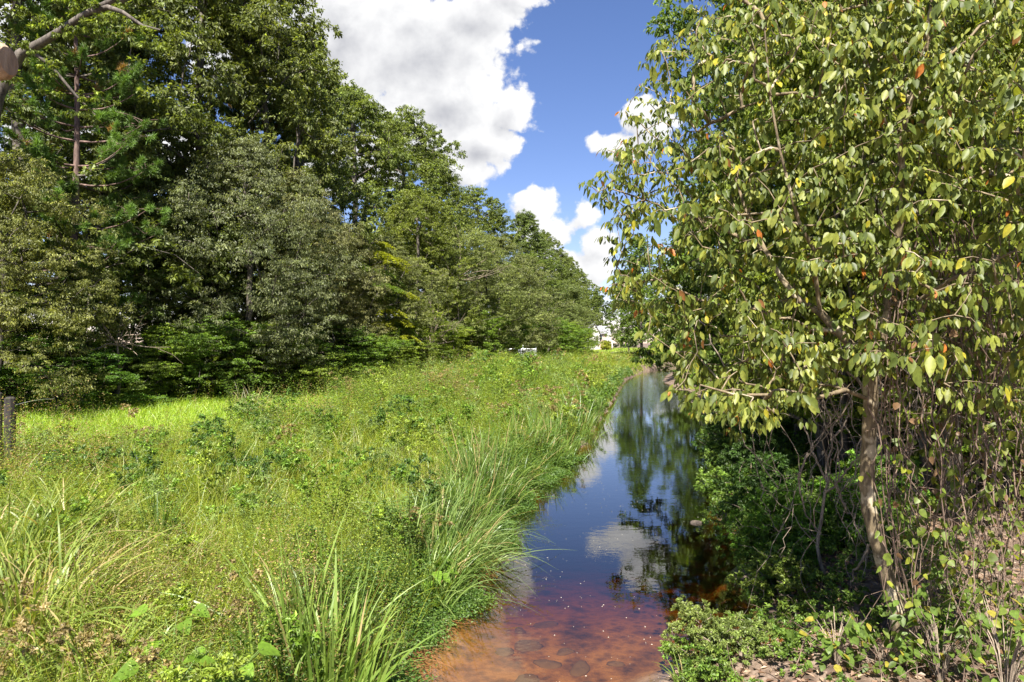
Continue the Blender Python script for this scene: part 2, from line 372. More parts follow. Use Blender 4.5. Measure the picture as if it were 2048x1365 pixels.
def strips(mb, P, D, L, W, bend, col, K=5, taper=.75, twist=None):
    """curved blades"""
    P=np.asarray(P); n=len(P); D=nrm(D); L=np.asarray(L).reshape(-1,1); W=np.asarray(W).reshape(-1,1); bend=np.asarray(bend).reshape(-1,1)
    H = D.copy(); H[:,2]=0; H=nrm(H+1e-6); S=np.stack([-H[:,1],H[:,0],np.zeros(n)],1)
    if twist is not None:
        S = nrm(S*np.cos(twist)[:,None]+np.cross(D,S)*np.sin(twist)[:,None])
    vs=[]
    for k in range(K+1):
        t=k/K
        p = P+D*L*t*(1-.15*bend*t)+ (H*.5-np.array([0,0,1.0]))*L*bend*.62*t**2.1
        w = W*.5*(min(1,.55+t*2)*(1-t**2.2*taper*1.2)) if k<K else W*.02
        vs += [p-S*w, p+S*w]
    kk=2*(K+1); v=np.stack(vs,1).reshape(-1,3); o=(np.arange(n)*kk)[:,None,None]
    q=np.array([(2*k,2*k+1,2*k+3,2*k+2) for k in range(K)])[None]
    mb.add(v,(o+q).reshape(-1,4),np.repeat(col,kk,0))
def tube(mb, P, r, ns=6, col=(1,1,1), cap=False):
    P=np.asarray(P,float); n=len(P); T=np.gradient(P,axis=0); T=nrm(T)
    ref=np.array([0,0,1.0]) if abs(T[:,2]).mean()<.8 else np.array([1.0,0,0])
    A=nrm(np.cross(T,ref)); B=np.cross(T,A)
    th=np.arange(ns)/ns*2*math.pi
    r=np.broadcast_to(np.asarray(r,float),(n,))
    v=P[:,None,:]+r[:,None,None]*(A[:,None,:]*np.cos(th)[None,:,None]+B[:,None,:]*np.sin(th)[None,:,None])
    i=np.arange(n-1)[:,None]*ns; j=np.arange(ns)[None]; j2=(j+1)%ns
    f=np.stack([i+j,i+j2,i+ns+j2,i+ns+j],-1).reshape(-1,4)
    mb.add(v.reshape(-1,3),f,col)
    if cap:
        c=MB; k=mb.n
        mb.add([P[-1],P[0]],np.zeros((0,3),int),col)
        b=k-n*ns
        e=np.array([(b+(n-1)*ns+q,b+(n-1)*ns+(q+1)%ns,k) for q in range(ns)]+[(b+(q+1)%ns,b+q,k+1) for q in range(ns)])
        mb.f.append(e)

def skeleton(trunk, tips, rng, R0, r_tip=.012, first=0, step=.6, arch=.12, jit=.07, up=1.0, extra=None):
    """trunk: list of points; every tip is joined to the nearest suitable node. Returns chains [(pts, radii)]"""
    nodes=[np.array(p,float) for p in trunk]; par=[-1]+list(range(len(trunk)-1)); chains=[list(range(len(trunk)))]
    ok=[i>=first for i in range(len(nodes))]
    for ex in (extra or []):               # hand placed limbs: (index of trunk node or nearest, pts)
        E=[np.array(p,float) for p in ex]; j=int(np.argmin([np.linalg.norm(q-E[0]) for q in nodes])); ch=[j]
        for p in E[1:]:
            nodes.append(p); par.append(ch[-1]); ok.append(True); ch.append(len(nodes)-1)
        chains.append(ch)
    tips=np.asarray(tips); base=np.array(nodes)
    dd=np.min(np.linalg.norm(tips[:,None]-base[None],axis=2),axis=1)
    for ti in np.argsort(dd):
        t=tips[ti]; A=np.array(nodes); dv=t-A; d=np.linalg.norm(dv,axis=1); hd=np.linalg.norm(dv[:,:2],axis=1)
        cost=d+up*np.maximum(0,A[:,2]-(t[2]-.3*hd)); cost[~np.array(ok)]+=1e3
        j=int(np.argmin(cost)); n=max(2,int(d[j]/step)); p0=nodes[j]; ctrl=(p0+t)/2+np.array([0,0,arch*d[j]]); prev=j; ch=[j]
        for k in range(1,n+1):
            s=k/n; p=(1-s)**2*p0+2*s*(1-s)*ctrl+s*s*t
            if k<n: p=p+rng.normal(0,jit*d[j]/n,3)
            nodes.append(p); par.append(prev); ok.append(True); prev=len(nodes)-1; ch.append(prev)
        chains.append(ch)
    n=len(nodes); acc=np.zeros(n); hasc=np.zeros(n,bool)
    for i in range(n-1,-1,-1):
        if acc[i]==0: acc[i]=1.0
        if par[i]>=0: acc[par[i]]+=acc[i]*1.0
    raw=acc**(1/2.2); r=r_tip+(R0-r_tip)*(raw-1)/(raw[0]-1)
    nodes=np.array(nodes); out=[]
    for ch in chains:
        rr=r[ch].copy()
        if len(ch)>1 and ch is not chains[0]: rr[0]=min(rr[0],rr[1]*1.25)
        out.append((nodes[ch],rr))
    return out, nodes, r
def draw_chains(mb, chains, thick=8):
    for P,r in chains:
        ns = thick if r.max()>.06 else (5 if r.max()>.025 else 3)
        tube(mb,P,r,ns)

def cluster_leaves(mb, rng, C, rad, per, L, W, pal, out_from=None, droop=.5, flat=.65, yellow=0.0):
    n=len(C)*per
    c=np.repeat(C,per,0); ra=np.repeat(rad,per)[:,None]
    nsub=max(3,per//26); so=nrm(rng.normal(size=(len(C),nsub,3)))*rng.uniform(.25,1,(len(C),nsub,1))**.5
    pick=rng.integers(0,nsub,n); ci=np.repeat(np.arange(len(C)),per); off=so[ci,pick]+nrm(rng.normal(size=(n,3)))*rng.uniform(0,1,(n,1))**.5*np.array([.27,.27,.18]); off[:,2]*=flat
    sv=rng.uniform(.72,1.3,(len(C),nsub))[ci,pick][:,None]
    p=c+off*ra
    D=off*.8+rng.normal(0,.5,(n,3)); D[:,2]-=droop
    Nn=np.array([0,0,1.0])*.7+off*.6+rng.normal(0,.45,(n,3))
    ln=L*rng.uniform(.65,1.25,n); w=W*rng.uniform(.7,1.2,n)
    pal=np.array(pal); cv=rng.uniform(0,1,(len(C),1)); cv=np.repeat(cv,per,0)
    t=np.clip(cv*.55+rng.uniform(0,1,(n,1))*.45,0,1)
    col=pal[0]*(1-t)+pal[1]*t; col=col*sv*np.exp(rng.normal(0,.33,(n,1)))
    if yellow>0:
        k=rng.uniform(size=n)<yellow; col[k]=np.array([.30,.24,.03])*rng.uniform(.6,1.2,(k.sum(),1))
    leafquads(mb,p,D,Nn,ln,w,col)

PAL={'oak':((.080,.112,.018),(.170,.205,.034)),'gum':((.078,.116,.018),(.160,.200,.036)),'grey':((.090,.115,.034),(.180,.205,.066)),
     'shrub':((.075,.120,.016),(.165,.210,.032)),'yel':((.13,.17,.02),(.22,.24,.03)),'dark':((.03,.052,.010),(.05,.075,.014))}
def tree_proto(seed, H, Rr, base, ncl, per, L, W, pal, shape='oval', droop=.5, R0=.28, crad=.95, yellow=0.0, flat=.65, mbp=True):
    rng=R(seed)
    zs=np.linspace(0,H*.93,12); wx=np.cumsum(rng.normal(0,.12,12))*.7; wy=np.cumsum(rng.normal(0,.12,12))*.7
    trunk=np.stack([wx-wx[0],wy-wy[0],zs],1)
    u=rng.uniform(0,1,ncl)**.9; th=rng.uniform(0,2*math.pi,ncl)
    if shape=='oval': prof=np.sin(np.clip(u*.9+.12,0,1)*math.pi)**.6
    elif shape=='dome': prof=np.sqrt(np.clip(1-(u*.97)**2.4,0,1))
    else: prof=(1-u)**.7*.95+.08
    lobe=1+.22*np.sin(3*th+seed+u*7)+.16*np.sin(5*th-u*11+seed*2)+.12*rng.normal(size=ncl)
    rr=Rr*prof*np.clip(lobe,.55,1.35)*rng.uniform(.35,1,ncl)**.45
    z=base+u*(H-base-.3)
    C=np.stack([np.cos(th)*rr,np.sin(th)*rr,z],1)
    C[:,:2]+=np.stack([np.interp(z,zs,trunk[:,0]),np.interp(z,zs,trunk[:,1])],1)
    first=int(np.searchsorted(zs,base*.55)) if base>1 else 1
    ch,_,_=skeleton(trunk,C,rng,R0,.014,first,step=.9,arch=.08,jit=.10)
    tb=MB(); draw_chains(tb,ch,8)
    cb=MB(); rad=crad*rng.uniform(.65,1.35,ncl)
    cluster_leaves(cb,rng,C,rad,per,L,W,PAL[pal],droop=droop,yellow=yellow,flat=flat)
    return tb.mesh("trunk",True), cb.mesh("crown")
def stuff_mesh(mb,rng): pass

def pine_proto(seed,H,base,Rr):
    rng=R(seed); tb=MB(); nb=MB()
    zs=np.linspace(0,H,14); tr=np.stack([.02*zs*np.sin(zs*.2),.015*zs*np.cos(zs*.3),zs],1)
    tube(tb,tr,np.linspace(.2,.03,14),9)
    z=base; tufts=[]; dirs=[]
    while z<H-.3:
        nb_=rng.integers(3,6); a0=rng.uniform(0,6.28); u=(z-base)/(H-base)
        for k in range(nb_):
            a=a0+k*2*math.pi/nb_+rng.normal(0,.2); ln=Rr*(1-.75*u)*rng.uniform(.6,1.15)
            o=np.array([np.interp(z,zs,tr[:,0]),np.interp(z,zs,tr[:,1]),z]); d=np.array([math.cos(a),math.sin(a),.15+.3*u])
            P=np.array([o+d*ln*s+np.array([0,0,-.12*ln*math.sin(s*3)]) for s in np.linspace(0,1,6)])
            tube(tb,P,np.linspace(.045,.012,6),4)
            for s in rng.uniform(.45,1,int(6+ln*3)):
                q=o+d*ln*s; side=rng.normal(0,.38*s*ln*.5,3); side[2]=abs(side[2])*.4; e=q+side
                tube(tb,np.array([q,(q+e)/2+[0,0,.05],e]),[.012,.01,.007],3)
                tufts.append(e); dirs.append(nrm(side+d*.5+np.array([0,0,.35])))
            tufts.append(P[-1]); dirs.append(nrm(d+np.array([0,0,.3])))
        z+=rng.uniform(.5,.9)
    C=np.array(tufts); Dm=np.array(dirs); per=120; n=len(C)*per
    dv=nrm(np.repeat(Dm,per,0)*.75+rng.normal(0,.62,(n,3)))
    p=np.repeat(C,per,0)-np.repeat(Dm,per,0)*rng.uniform(0,.28,(n,1))
    base_c=np.array([.105,.165,.035])*rng.uniform(.7,1.35,(len(C),1)); br=rng.uniform(size=len(C))<.05; base_c[br]=(.22,.12,.04)
    col=np.repeat(base_c,per,0)*rng.uniform(.8,1.2,(n,1))
    leafquads(nb,p,dv,rng.normal(size=(n,3)),rng.uniform(.18,.27,n),np.full(n,.021),col,0,.05)
    return tb.mesh("trunk",True), nb.mesh("crown")

def frond_proto(seed,H):
    """sapling with long drooping compound leaves in whorls"""
    rng=R(seed); tb=MB(); cb=MB()
    zs=np.linspace(0,H,10); tr=np.stack([.1*np.sin(zs*.5),.1*np.cos(zs*.4),zs],1); tube(tb,tr,np.linspace(.09,.02,10),6)
    B=[];D=[];Cc=[]
    def frond(o,a,ln,c):
        d=np.array([math.cos(a),math.sin(a),.45]); P=np.array([o+d*ln*s-np.array([0,0,.75*ln*s*s]) for s in np.linspace(0,1,7)])
        tube(tb,P,np.linspace(.012,.004,7),3)
        for s in np.linspace(.2,1,12):
            q=o+d*ln*s-np.array([0,0,.75*ln*s*s]); sd=np.array([-math.sin(a),math.cos(a),0])
            for sg in (-1,1):
                for k in range(2):
                    B.append(q+rng.normal(0,.02,3)); D.append(sd*sg+d*.35+np.array([0,0,-.35])+rng.normal(0,.12,3)); Cc.append(c)
    for i in range(34):
        z=H*rng.uniform(.25,1); o=np.array([np.interp(z,zs,tr[:,0]),np.interp(z,zs,tr[:,1]),z]); a=rng.uniform(0,6.28)
        bl=rng.uniform(.3,1.7)*(1.25-z/H*.8); e=o+np.array([math.cos(a)*bl,math.sin(a)*bl,bl*.35]); tube(tb,np.array([o,(o+e)/2,e]),[.025,.02,.012],4)
        yel=rng.uniform()<.45; c=np.array([.24,.26,.02]) if yel else np.array([.13,.19,.035])
        for k in range(7): frond(e,a+rng.normal(0,1.1),rng.uniform(.6,1.0),c*rng.uniform(.8,1.2))
    n=len(B); leafquads(cb,np.array(B),np.array(D),np.array([0,0,1.0])+rng.normal(0,.25,(n,3)),rng.uniform(.13,.2,n),rng.uniform(.05,.07,n),np.array(Cc))
    return tb.mesh("trunk",True), cb.mesh("crown")

PROTO={}
PROTO['oak1']=tree_proto(11,20,5.2,4.5,250,300,.19,.105,'oak','oval')
PROTO['oak2']=tree_proto(12,20,6.0,3.5,250,300,.19,.105,'oak','dome',crad=1.05)
PROTO['gum1']=tree_proto(13,20,4.2,3.5,250,300,.18,.11,'gum','oval',yellow=.004)
PROTO['gum2']=tree_proto(14,20,4.6,2.5,250,300,.18,.11,'gum','dome',yellow=.004)
PROTO['grey1']=tree_proto(15,10,3.6,.5,220,430,.105,.045,'grey','dome',droop=.8,R0=.16,crad=.72)
PROTO['grey2']=tree_proto(16,10,3.2,1.0,200,430,.105,.045,'grey','oval',droop=.8,R0=.15,crad=.72)
PROTO['bush1']=tree_proto(17,5,2.6,.2,120,330,.10,.055,'shrub','dome',R0=.09,crad=.6,flat=.45)
PROTO['bush2']=tree_proto(18,5,2.2,.2,110,330,.10,.055,'shrub','oval',R0=.09,crad=.58,flat=.45)
PROTO['pine']=pine_proto(19,17,3.5,3.7)
PROTO['frond']=frond_proto(20,7)
MATS={'pine':(M_PINEBARK,M_NEEDLE)}
CAT={'pine':'pine tree','bush':'shrub','grey':'tree','oak':'tree','gum':'tree','frond':'tree'}
NAME={'pine':'pine_tree','bush':'shrub','grey':'tree','oak':'tree','gum':'tree','frond':'sapling'}
_used={}
def plant(kind, x, y, H, label, group=None, color=(1,1,1), rz=0, wid=None, name=None, cat=None, sink=.12):
    tm,cm=PROTO[kind]; k=kind.rstrip('12')
    root=empty(name or NAME[k],(x,y,ground(x,y)-sink),rz)
    h0={'oak':20,'gum':20,'grey':10,'bush':5,'pine':17,'frond':7}[k]; s=H/h0; w=s if wid is None else wid
    root.scale=(w,w,s)
    mt,ml=MATS.get(k,(M_BARK,M_LEAF))
    for me,nm,mm in ((tm,'trunk',mt),(cm,'crown',ml)):
        if not me.materials: me.materials.append(mm)
        o=bpy.data.objects.new(nm if k!='bush' or nm=='crown' else 'stem',me); COL.objects.link(o); o.parent=root
        o.color=(*color,1) if nm=='crown' else (1,1,1,1)
    if k=='bush': pass
    return tag(root,label,cat or CAT[k],group)
def plant_px(kind, px, d, top, label, **kw):
    """tree whose top reaches image row `top` when seen from the bridge, at distance d"""
    x=(px-1024)/F*d; z=ground(x,d); H=CAMZ+(HZ-top)/F*d-z
    return plant(kind,x,d,H,label,**kw)

# ------------------------------------------------------------------ the wood on the left
GL='trees of the wood edge beyond the meadow'
GR='trees on the shaded right bank'
T=[ # kind, px, dist, top row, colour, rot, width scale, label
 ('oak2',  20, 27, -260,(.80,.86,.90),0.4,1.15,'tall dark oak with a thick bare limb reaching into the top left corner'),
 ('gum1', 235, 33, -190,(.85,.9,.9),1.1,1.05,'tall dark tree rising behind the left pine'),
 ('oak1', 400, 34, -170,(.88,.9,.95),2.0,1.0,'tall dull green tree between the left pine and the cloud edge'),
 ('gum2', 520, 37,  -90,(1,1,.95),3.1,1.05,'tall tree whose right side meets the big cloud at the top'),
 ('gum1', 600, 46,   60,(1.0,1.05,.9),.6,.85,'narrow tree just left of the round crown under the cloud'),
 ('oak1', 712, 56,  172,(.95,1.05,.95),4.2,1.15,'round topped tree directly under the big grey cloud'),
 ('oak2', 800, 62,  222,(.95,1.05,.85),5.0,.95,'broad tree with its shoulder against the lower cloud'),
 ('oak1', 858, 70,  298,(1.0,1.05,.8),.2,.82,'brighter green tree stepping down below the white cloud'),
 ('gum2', 958, 88,  380,(.95,1.0,.85),1.4,1.12,'lumpy flat topped tree right of the white cloud foot'),
 ('gum1',1055, 96,  425,(.82,.92,.85),2.5,1.05,'dark tree standing against the small white cloud'),
 ('oak1',1092,108,  462,(.9,1.0,.85),3.4,.85,'tree at the right shoulder of the far skyline'),
 ('gum1',1140,135,  512,(1.05,1.1,.95),.9,.95,'pale thin tree near the far end of the wood edge'),
 ('gum2',1172,160,  560,(1.0,1.1,.9),1.9,.9,'last small tree of the wood edge before the house'),
 ('oak1',1128,120,  535,(.95,1.05,.9),2.9,.75,'short tree filling the dip before the far end of the wood'),
]
GC=(1.04,.94,1.3)
for k,px,d,top,c,rz,w,lab in T: plant_px(k,px,d,top,lab,group=GL,color=tuple(a*b for a,b in zip(c,GC)),rz=rz,wid=w)
T2=[
 ('grey2',478,29.5, 270,(.95,1.0,1.0),.3,1.15,'big grey green bushy tree left of the wood centre reaching the ground'),
 ('grey2',596,34,  340,(1.15,1.1,1.0),1.7,1.05,'olive grey bushy tree in front of the round crowned tree'),
 ('grey1',655,37.5,440,(1.2,1.1,.9),2.6,.95,'straw tinted fine leaved tree beside the yellow fronded sapling'),
 ('gum2', 300,29.5,330,(.7,.8,.8),2.2,.62,'dark understory tree with bare twigs right of the pine'),
 ('gum2',372,30.5,  400,(.7,.8,.8),3.3,.62,'dark green low tree behind the fern leaved bushes'),
 ('oak2', 835,51,  385,(1.05,1.1,.8),3.8,.66,'mid green spreading tree right of the yellow sapling'),
 ('grey2',775,43,  470,(1.05,1.1,.8),4.1,1.2,'leafy green tree directly behind the yellow sapling'),
 ('grey1',905,54,  455,(1.05,1.15,.75),5.1,1.55,'light green tree with pale dead twigs near the middle of the wood'),
 ('grey2',990,67,  470,(1.0,1.05,.8),.8,1.65,'rounded green tree behind the metal fence frame'),
 ('oak2',1062,80,  505,(.95,1.1,.8),1.3,.62,'medium tree right of the metal fence frame'),
 ('grey1',1118,98, 560,(1.0,1.15,.8),2.4,1.35,'light crowned medium tree near the far bend'),
 ('grey2',1158,125,600,(1.05,1.2,.75),3.9,1.3,'small bright tree just left of the white house'),
 ('grey1', -10,21.5,300,(1.15,1.15,.75),4.4,.85,'sunlit bushy tree with drooping sprays at the left picture edge'),
]
for k,px,d,top,c,rz,w,lab in T2: plant_px(k,px,d,top,lab,group=GL,color=tuple(a*b for a,b in zip(c,GC)),rz=rz,wid=w)
pine=plant_px('pine',142,25.5,-150,'pine with soft bright needle tufts in front of the dark wood',color=(1,1.1,.9),rz=.7,wid=.95)
plant_px('pine',505,40,-60,'slim pine hidden among the leaves left of the big cloud',color=(.75,.8,.8),rz=2.7,wid=.9)
plant_px('frond',738,39,478,'sapling with bright yellow green drooping fronds',color=(1,1,1),rz=.2,wid=1.25)
plant_px('frond',470,27.5,640,'low sapling with dark feathery fronds at the meadow edge',color=(.5,.6,.7),rz=1.2,wid=.8)
B=[
 ('bush1', 110,22.5,655,(.75,1.0,.9),.2,.95,'layered dark green fern leaved bush at the left meadow edge'),
 ('bush2', 240,24.5,690,(1.05,1.05,1.2),1.2,.72,'small pale leaved bush at the foot of the dark wood'),
 ('bush1',  20,23.5,560,(.85,.95,.8),2.3,1.0,'tall bush behind the two wooden posts'),
 ('bush2', 330,26.5,640,(1.1,1.15,.9),2.1,.95,'lit leafy bush under the bare twigs left of the wood centre'),
 ('bush1', 420,28,  620,(.9,1.05,.9),3.2,.95,'rounded bush at the meadow corner below the grey tree'),
 ('bush2', 560,30,  640,(1.1,1.1,1.0),4.0,1.15,'dull green bush behind the leafy weeds left of the ridge'),
 ('bush1', 640,33,  640,(.9,1.05,.9),4.9,1.2,'bush with drooping sprays below the yellow sapling'),
 ('bush2', 720,37,  645,(1.0,1.0,.8),5.6,1.15,'dark bush right under the yellow fronds'),
 ('bush1', 800,41,  625,(1.15,1.1,.8),.9,1.25,'bush behind the highest weeds of the ridge'),
 ('bush2', 870,46,  620,(1.2,1.15,.7),1.8,1.3,'bush with bare brown twigs left of the metal fence'),
 ('bush1', 950,54,  620,(1.0,1.1,.8),2.7,1.35,'bush just left of the metal fence frame'),
 ('bush2',1030,75,  618,(.85,1,.8),3.6,1.7,'dark bush behind the metal fence frame'),
 ('bush1',1090,78,  632,(.95,1.1,.8),4.5,1.5,'low bush right of the metal fence frame'),
 ('bush2',1130,88,  640,(1.15,1.2,.75),5.4,1.4,'low pale bush on the far part of the ridge'),
 ('bush1',1148,104, 652,(1.1,1.2,.8),.5,1.5,'low bush before the white house'),
]
for k,px,d,top,c,rz,w,lab in B: plant_px(k,px,d,top,lab,group='bushes along the wood edge',color=c,rz=rz,wid=w)

# thick limb of the oak in the top left corner
def corner_limb():
    root=[o for o in bpy.data.objects if o.name=='tree'][0]
    P=[at(-60,560,20),at(-40,330,20),at(-6,190,20),at(40,108,20),at(88,82,19.8),at(120,62,19.6),at(160,34,19.4),at(215,5,19.2),at(262,-20,19)]
    rr=[.26,.23,.19,.145,.12,.11,.095,.08,.065]
    g=P[0].copy(); g[2]=ground(g[0],g[1])-.2; g[0]-=.6
    mb=MB()
    S=[];n=len(P)
    tube(mb,np.array([g]+P),np.array([.5]+rr),12)
    tube(mb,np.array([at(186,22,19.3),at(215,14,19.2),at(245,24,19),at(285,52,19),at(320,60,19)]),[.1,.08,.06,.05,.03],6)
    tube(mb,np.array([at(60,100,20),at(100,130,20),at(150,190,20.4),at(190,230,20.6)]),[.07,.05,.04,.02],5)
    tube(mb,np.array([at(240,0,19),at(300,-30,19),at(380,-60,19)]),[.1,.08,.05],6)
    rng=R(77); C=[]
    for a,b in (((186,22),(330,60)),((120,62),(180,40)),((60,100),(190,230)),((88,82),(260,-40)),((0,190),(60,60)),((20,0),(180,-10)),((250,0),(380,-60))):
        for s in np.linspace(.2,1,7): C.append(at(a[0]+(b[0]-a[0])*s+rng.normal(0,28),a[1]+(b[1]-a[1])*s+rng.normal(0,26),19.5+rng.normal(0,.8)))
    C=np.array(C); lb=MB(); cluster_leaves(lb,rng,C,np.full(len(C),.38),150,.12,.06,PAL['oak'],droop=.7)
    # a thing of its own: the stem stands in front of the wood
    t=empty('tree',(g[0],g[1],g[2])); tag(t,'leaning grey tree whose thick limb crosses the top left corner','tree',GL)
    for b_,nm,m_ in ((mb,'trunk',M_BARK),(lb,'crown',M_LEAF)):
        o=b_.build(nm,m_,t,smooth=(nm=='trunk')); o.location=(-g[0],-g[1],-g[2])
corner_limb()

# pale dead twigs inside the wood edge
def dead_twigs(px,py,d,seed,label,spread=(90,60)):
    rng=R(seed); mb=MB(); o=at(px,py,d)
    for k in range(9):
        a=rng.uniform(-2.8,-.2); p=o.copy(); P=[p.copy()]; dr=np.array([math.cos(a)*rng.uniform(.6,1.2),rng.normal(0,.3),-math.sin(a)*.6])
        for j in range(6):
            dr=dr+rng.normal(0,.25,3); p=p+nrm(dr)*spread[0]/F*d/5; P.append(p.copy())
            if rng.uniform()<.6:
                e=p+nrm(dr+rng.normal(0,.8,3))*.5; tube(mb,np.array([p,(p+e)/2,e]),[.012,.01,.006],3)
        tube(mb,np.array(P),np.linspace(.03,.008,7),4)
    g=o.copy(); g[2]=ground(o[0],o[1]); tube(mb,np.array([g,(g+o)/2+[.1,0,0],o]),[.05,.045,.03],5)
    tag(mb.build('dead_branch',M_TWIG),label,'dead branch','dead branches at the wood edge')
dead_twigs(235,690,24,1,'bare tan branches sticking out between the left bushes')
dead_twigs(860,690,43,2,'bare brown twigs between two bushes left of the metal fence')
dead_twigs(915,560,50,3,'pale dead twigs in the light green tree at the wood centre')

# deeper wood behind the front trees, reads as one dark mass
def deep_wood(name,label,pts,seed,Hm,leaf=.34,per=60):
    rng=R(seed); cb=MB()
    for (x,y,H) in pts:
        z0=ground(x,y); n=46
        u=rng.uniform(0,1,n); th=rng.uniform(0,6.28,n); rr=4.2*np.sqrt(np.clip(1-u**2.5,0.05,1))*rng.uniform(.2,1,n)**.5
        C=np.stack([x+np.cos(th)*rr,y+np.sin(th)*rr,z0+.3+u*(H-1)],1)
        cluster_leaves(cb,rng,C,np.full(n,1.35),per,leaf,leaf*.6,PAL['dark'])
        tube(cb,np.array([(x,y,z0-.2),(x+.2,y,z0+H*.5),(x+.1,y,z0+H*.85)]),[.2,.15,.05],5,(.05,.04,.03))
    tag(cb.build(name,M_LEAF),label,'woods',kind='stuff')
rngw=R(901); pts=[]
for y in np.arange(8,200,5.2):
    for k in range(2):
        yy=y+rngw.normal(0,1); H=float(np.interp(y,[8,60,100,200],[15,17,16,14]))*rngw.uniform(.85,1.05)
        if k==0 and y<30: H*=.85
        pts.append((float(treeline(yy))-7-k*6.0+rngw.normal(0,1),yy,H))
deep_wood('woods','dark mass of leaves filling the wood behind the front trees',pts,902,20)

# ------------------------------------------------------------------ trees on the right bank
TR=[
 ('gum2',1650,15.0,-260,(1.15,1.1,.8),1.2,.40,'leafy tree close behind the left half of the near crown'),
 ('gum1',1745,13,-420,(1.2,1.15,.8),2.9,.50,'leafy tree close behind the fork of the near tree'),
 ('oak1',1905,11.5,-420,(1.25,1.15,.8),4.1,.45,'small leaved tree close behind the hanging vines'),
 ('gum2',2120,10.5,-420,(1.25,1.2,.8),5.2,.48,'small leaved tree rising at the right picture edge'),
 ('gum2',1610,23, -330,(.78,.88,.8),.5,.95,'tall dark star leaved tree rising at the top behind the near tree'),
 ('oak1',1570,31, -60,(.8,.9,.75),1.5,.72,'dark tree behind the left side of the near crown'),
 ('gum1',1790,19, -400,(.9,1.0,.8),2.5,.9,'tall tree behind the forked trunk'),
 ('oak2',1985,17, -400,(.95,1.05,.8),3.5,.75,'bright leaved tree behind the hanging vines'),
 ('oak1',2230,14, -400,(.9,1,.8),4.5,.75,'tree just past the right picture edge'),
 ('gum1',1500,42,  150,(.85,.95,.75),5.5,.62,'mid distance tree hidden behind the drooping left branches'),
 ('gum2',1425,56,  330,(.85,1,.75),.9,.66,'tree leaning over the far water on the right bank'),
 ('oak1',1378,74,  430,(.85,1,.75),1.9,.62,'tree on the right bank beyond the riffle'),
 ('gum1',1282,92,  470,(.85,1,.75),2.2,.70,'slim far tree at the bend on the right bank'),
 ('oak2',1258,118, 540,(.9,1.05,.75),3.2,.55,'far tree just right of the white house'),
]
for k,px,d,top,c,rz,w,lab in TR: plant_px(k,px,d,top,lab,group=GR,color=c,rz=rz,wid=w)
BR=[
 ('bush1',1575,26,  590,(.75,.95,.75),.3,.95,'dark bush overhanging the water below the long left branches'),
 ('bush2',1515,34,  600,(.85,1.05,.75),1.3,1.05,'bush at the waterline where the stream narrows'),
 ('bush1',1490,45,  610,(1.0,1.15,.7),2.3,1.1,'sunlit bush at the right end of the riffle'),
 ('bush2',1435,62,  620,(1.0,1.1,.7),3.3,1.25,'bush beyond the riffle on the far right bank'),
 ('bush1',1352,82,  632,(1.05,1.15,.7),4.3,1.4,'bush at the bend where the water disappears'),
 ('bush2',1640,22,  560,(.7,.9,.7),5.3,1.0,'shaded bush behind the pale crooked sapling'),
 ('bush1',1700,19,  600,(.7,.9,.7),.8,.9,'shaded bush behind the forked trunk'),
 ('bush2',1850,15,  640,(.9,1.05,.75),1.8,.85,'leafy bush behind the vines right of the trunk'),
 ('bush1',2010,12,  620,(1.0,1.1,.75),2.8,.8,'bright bush behind the vines at the right picture edge'),
 ('grey1',1950,20,  350,(.9,1.05,.7),3.8,.9,'fine leaved tree filling the space behind the vines'),
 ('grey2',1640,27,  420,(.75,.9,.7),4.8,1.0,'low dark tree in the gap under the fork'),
]
for k,px,d,top,c,rz,w,lab in BR: plant_px(k,px,d,top,lab,group='bushes on the shaded right bank',color=c,rz=rz,wid=w)
pts=[]
for y in np.arange(12,150,5.5):
    for k in range(2):
        pts.append((float(xr(y))+9.5+k*5.5+rngw.normal(0,1),y+rngw.normal(0,1),float(np.interp(y,[10,60,150],[12,13,12]))*rngw.uniform(.85,1.05)))
pts+= [(float(xr(12))+14,10,12),(18,6,12)]
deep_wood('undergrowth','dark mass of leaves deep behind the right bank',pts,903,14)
# far trees closing the view behind the house
pts=[(x,y,h) for x,y,h in ((22,215,17),(28,222,20),(34,214,18),(40,220,16),(46,212,15),(52,222,17),(16,224,16),(58,215,15),(64,222,15))]
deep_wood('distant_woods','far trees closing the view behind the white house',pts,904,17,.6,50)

# slim bare trunks in the shade of the right bank
for i,(px,d,top,lab) in enumerate([(1692,15,560,'dark bare trunk just left of the slanting trunk'),(1655,17,600,'thin dark trunk behind the crooked sapling'),
        (1600,19,640,'thin leaning dark trunk in the gap above the leaf litter'),(1725,16,560,'dark trunk half hidden by the slanting trunk'),(1860,12,400,'grey trunk among the hanging vines'),(1940,13,380,'second grey trunk deeper in the vines')]):
    rng=R(300+i); x=(px-1024)/F*d; z=ground(x,d); H=CAMZ+(HZ-top)/F*d-z+3
    zs=np.linspace(-.2,H,9); P=np.stack([x+np.cumsum(rng.normal(0,.05,9)),d+np.cumsum(rng.normal(0,.05,9)),z+zs],1)
    mb=MB(); tube(mb,P,np.linspace(.11,.05,9),7); tag(mb.build('bare_trunk',M_BARK,smooth=True),lab,'tree trunk','bare trunks in the shade')

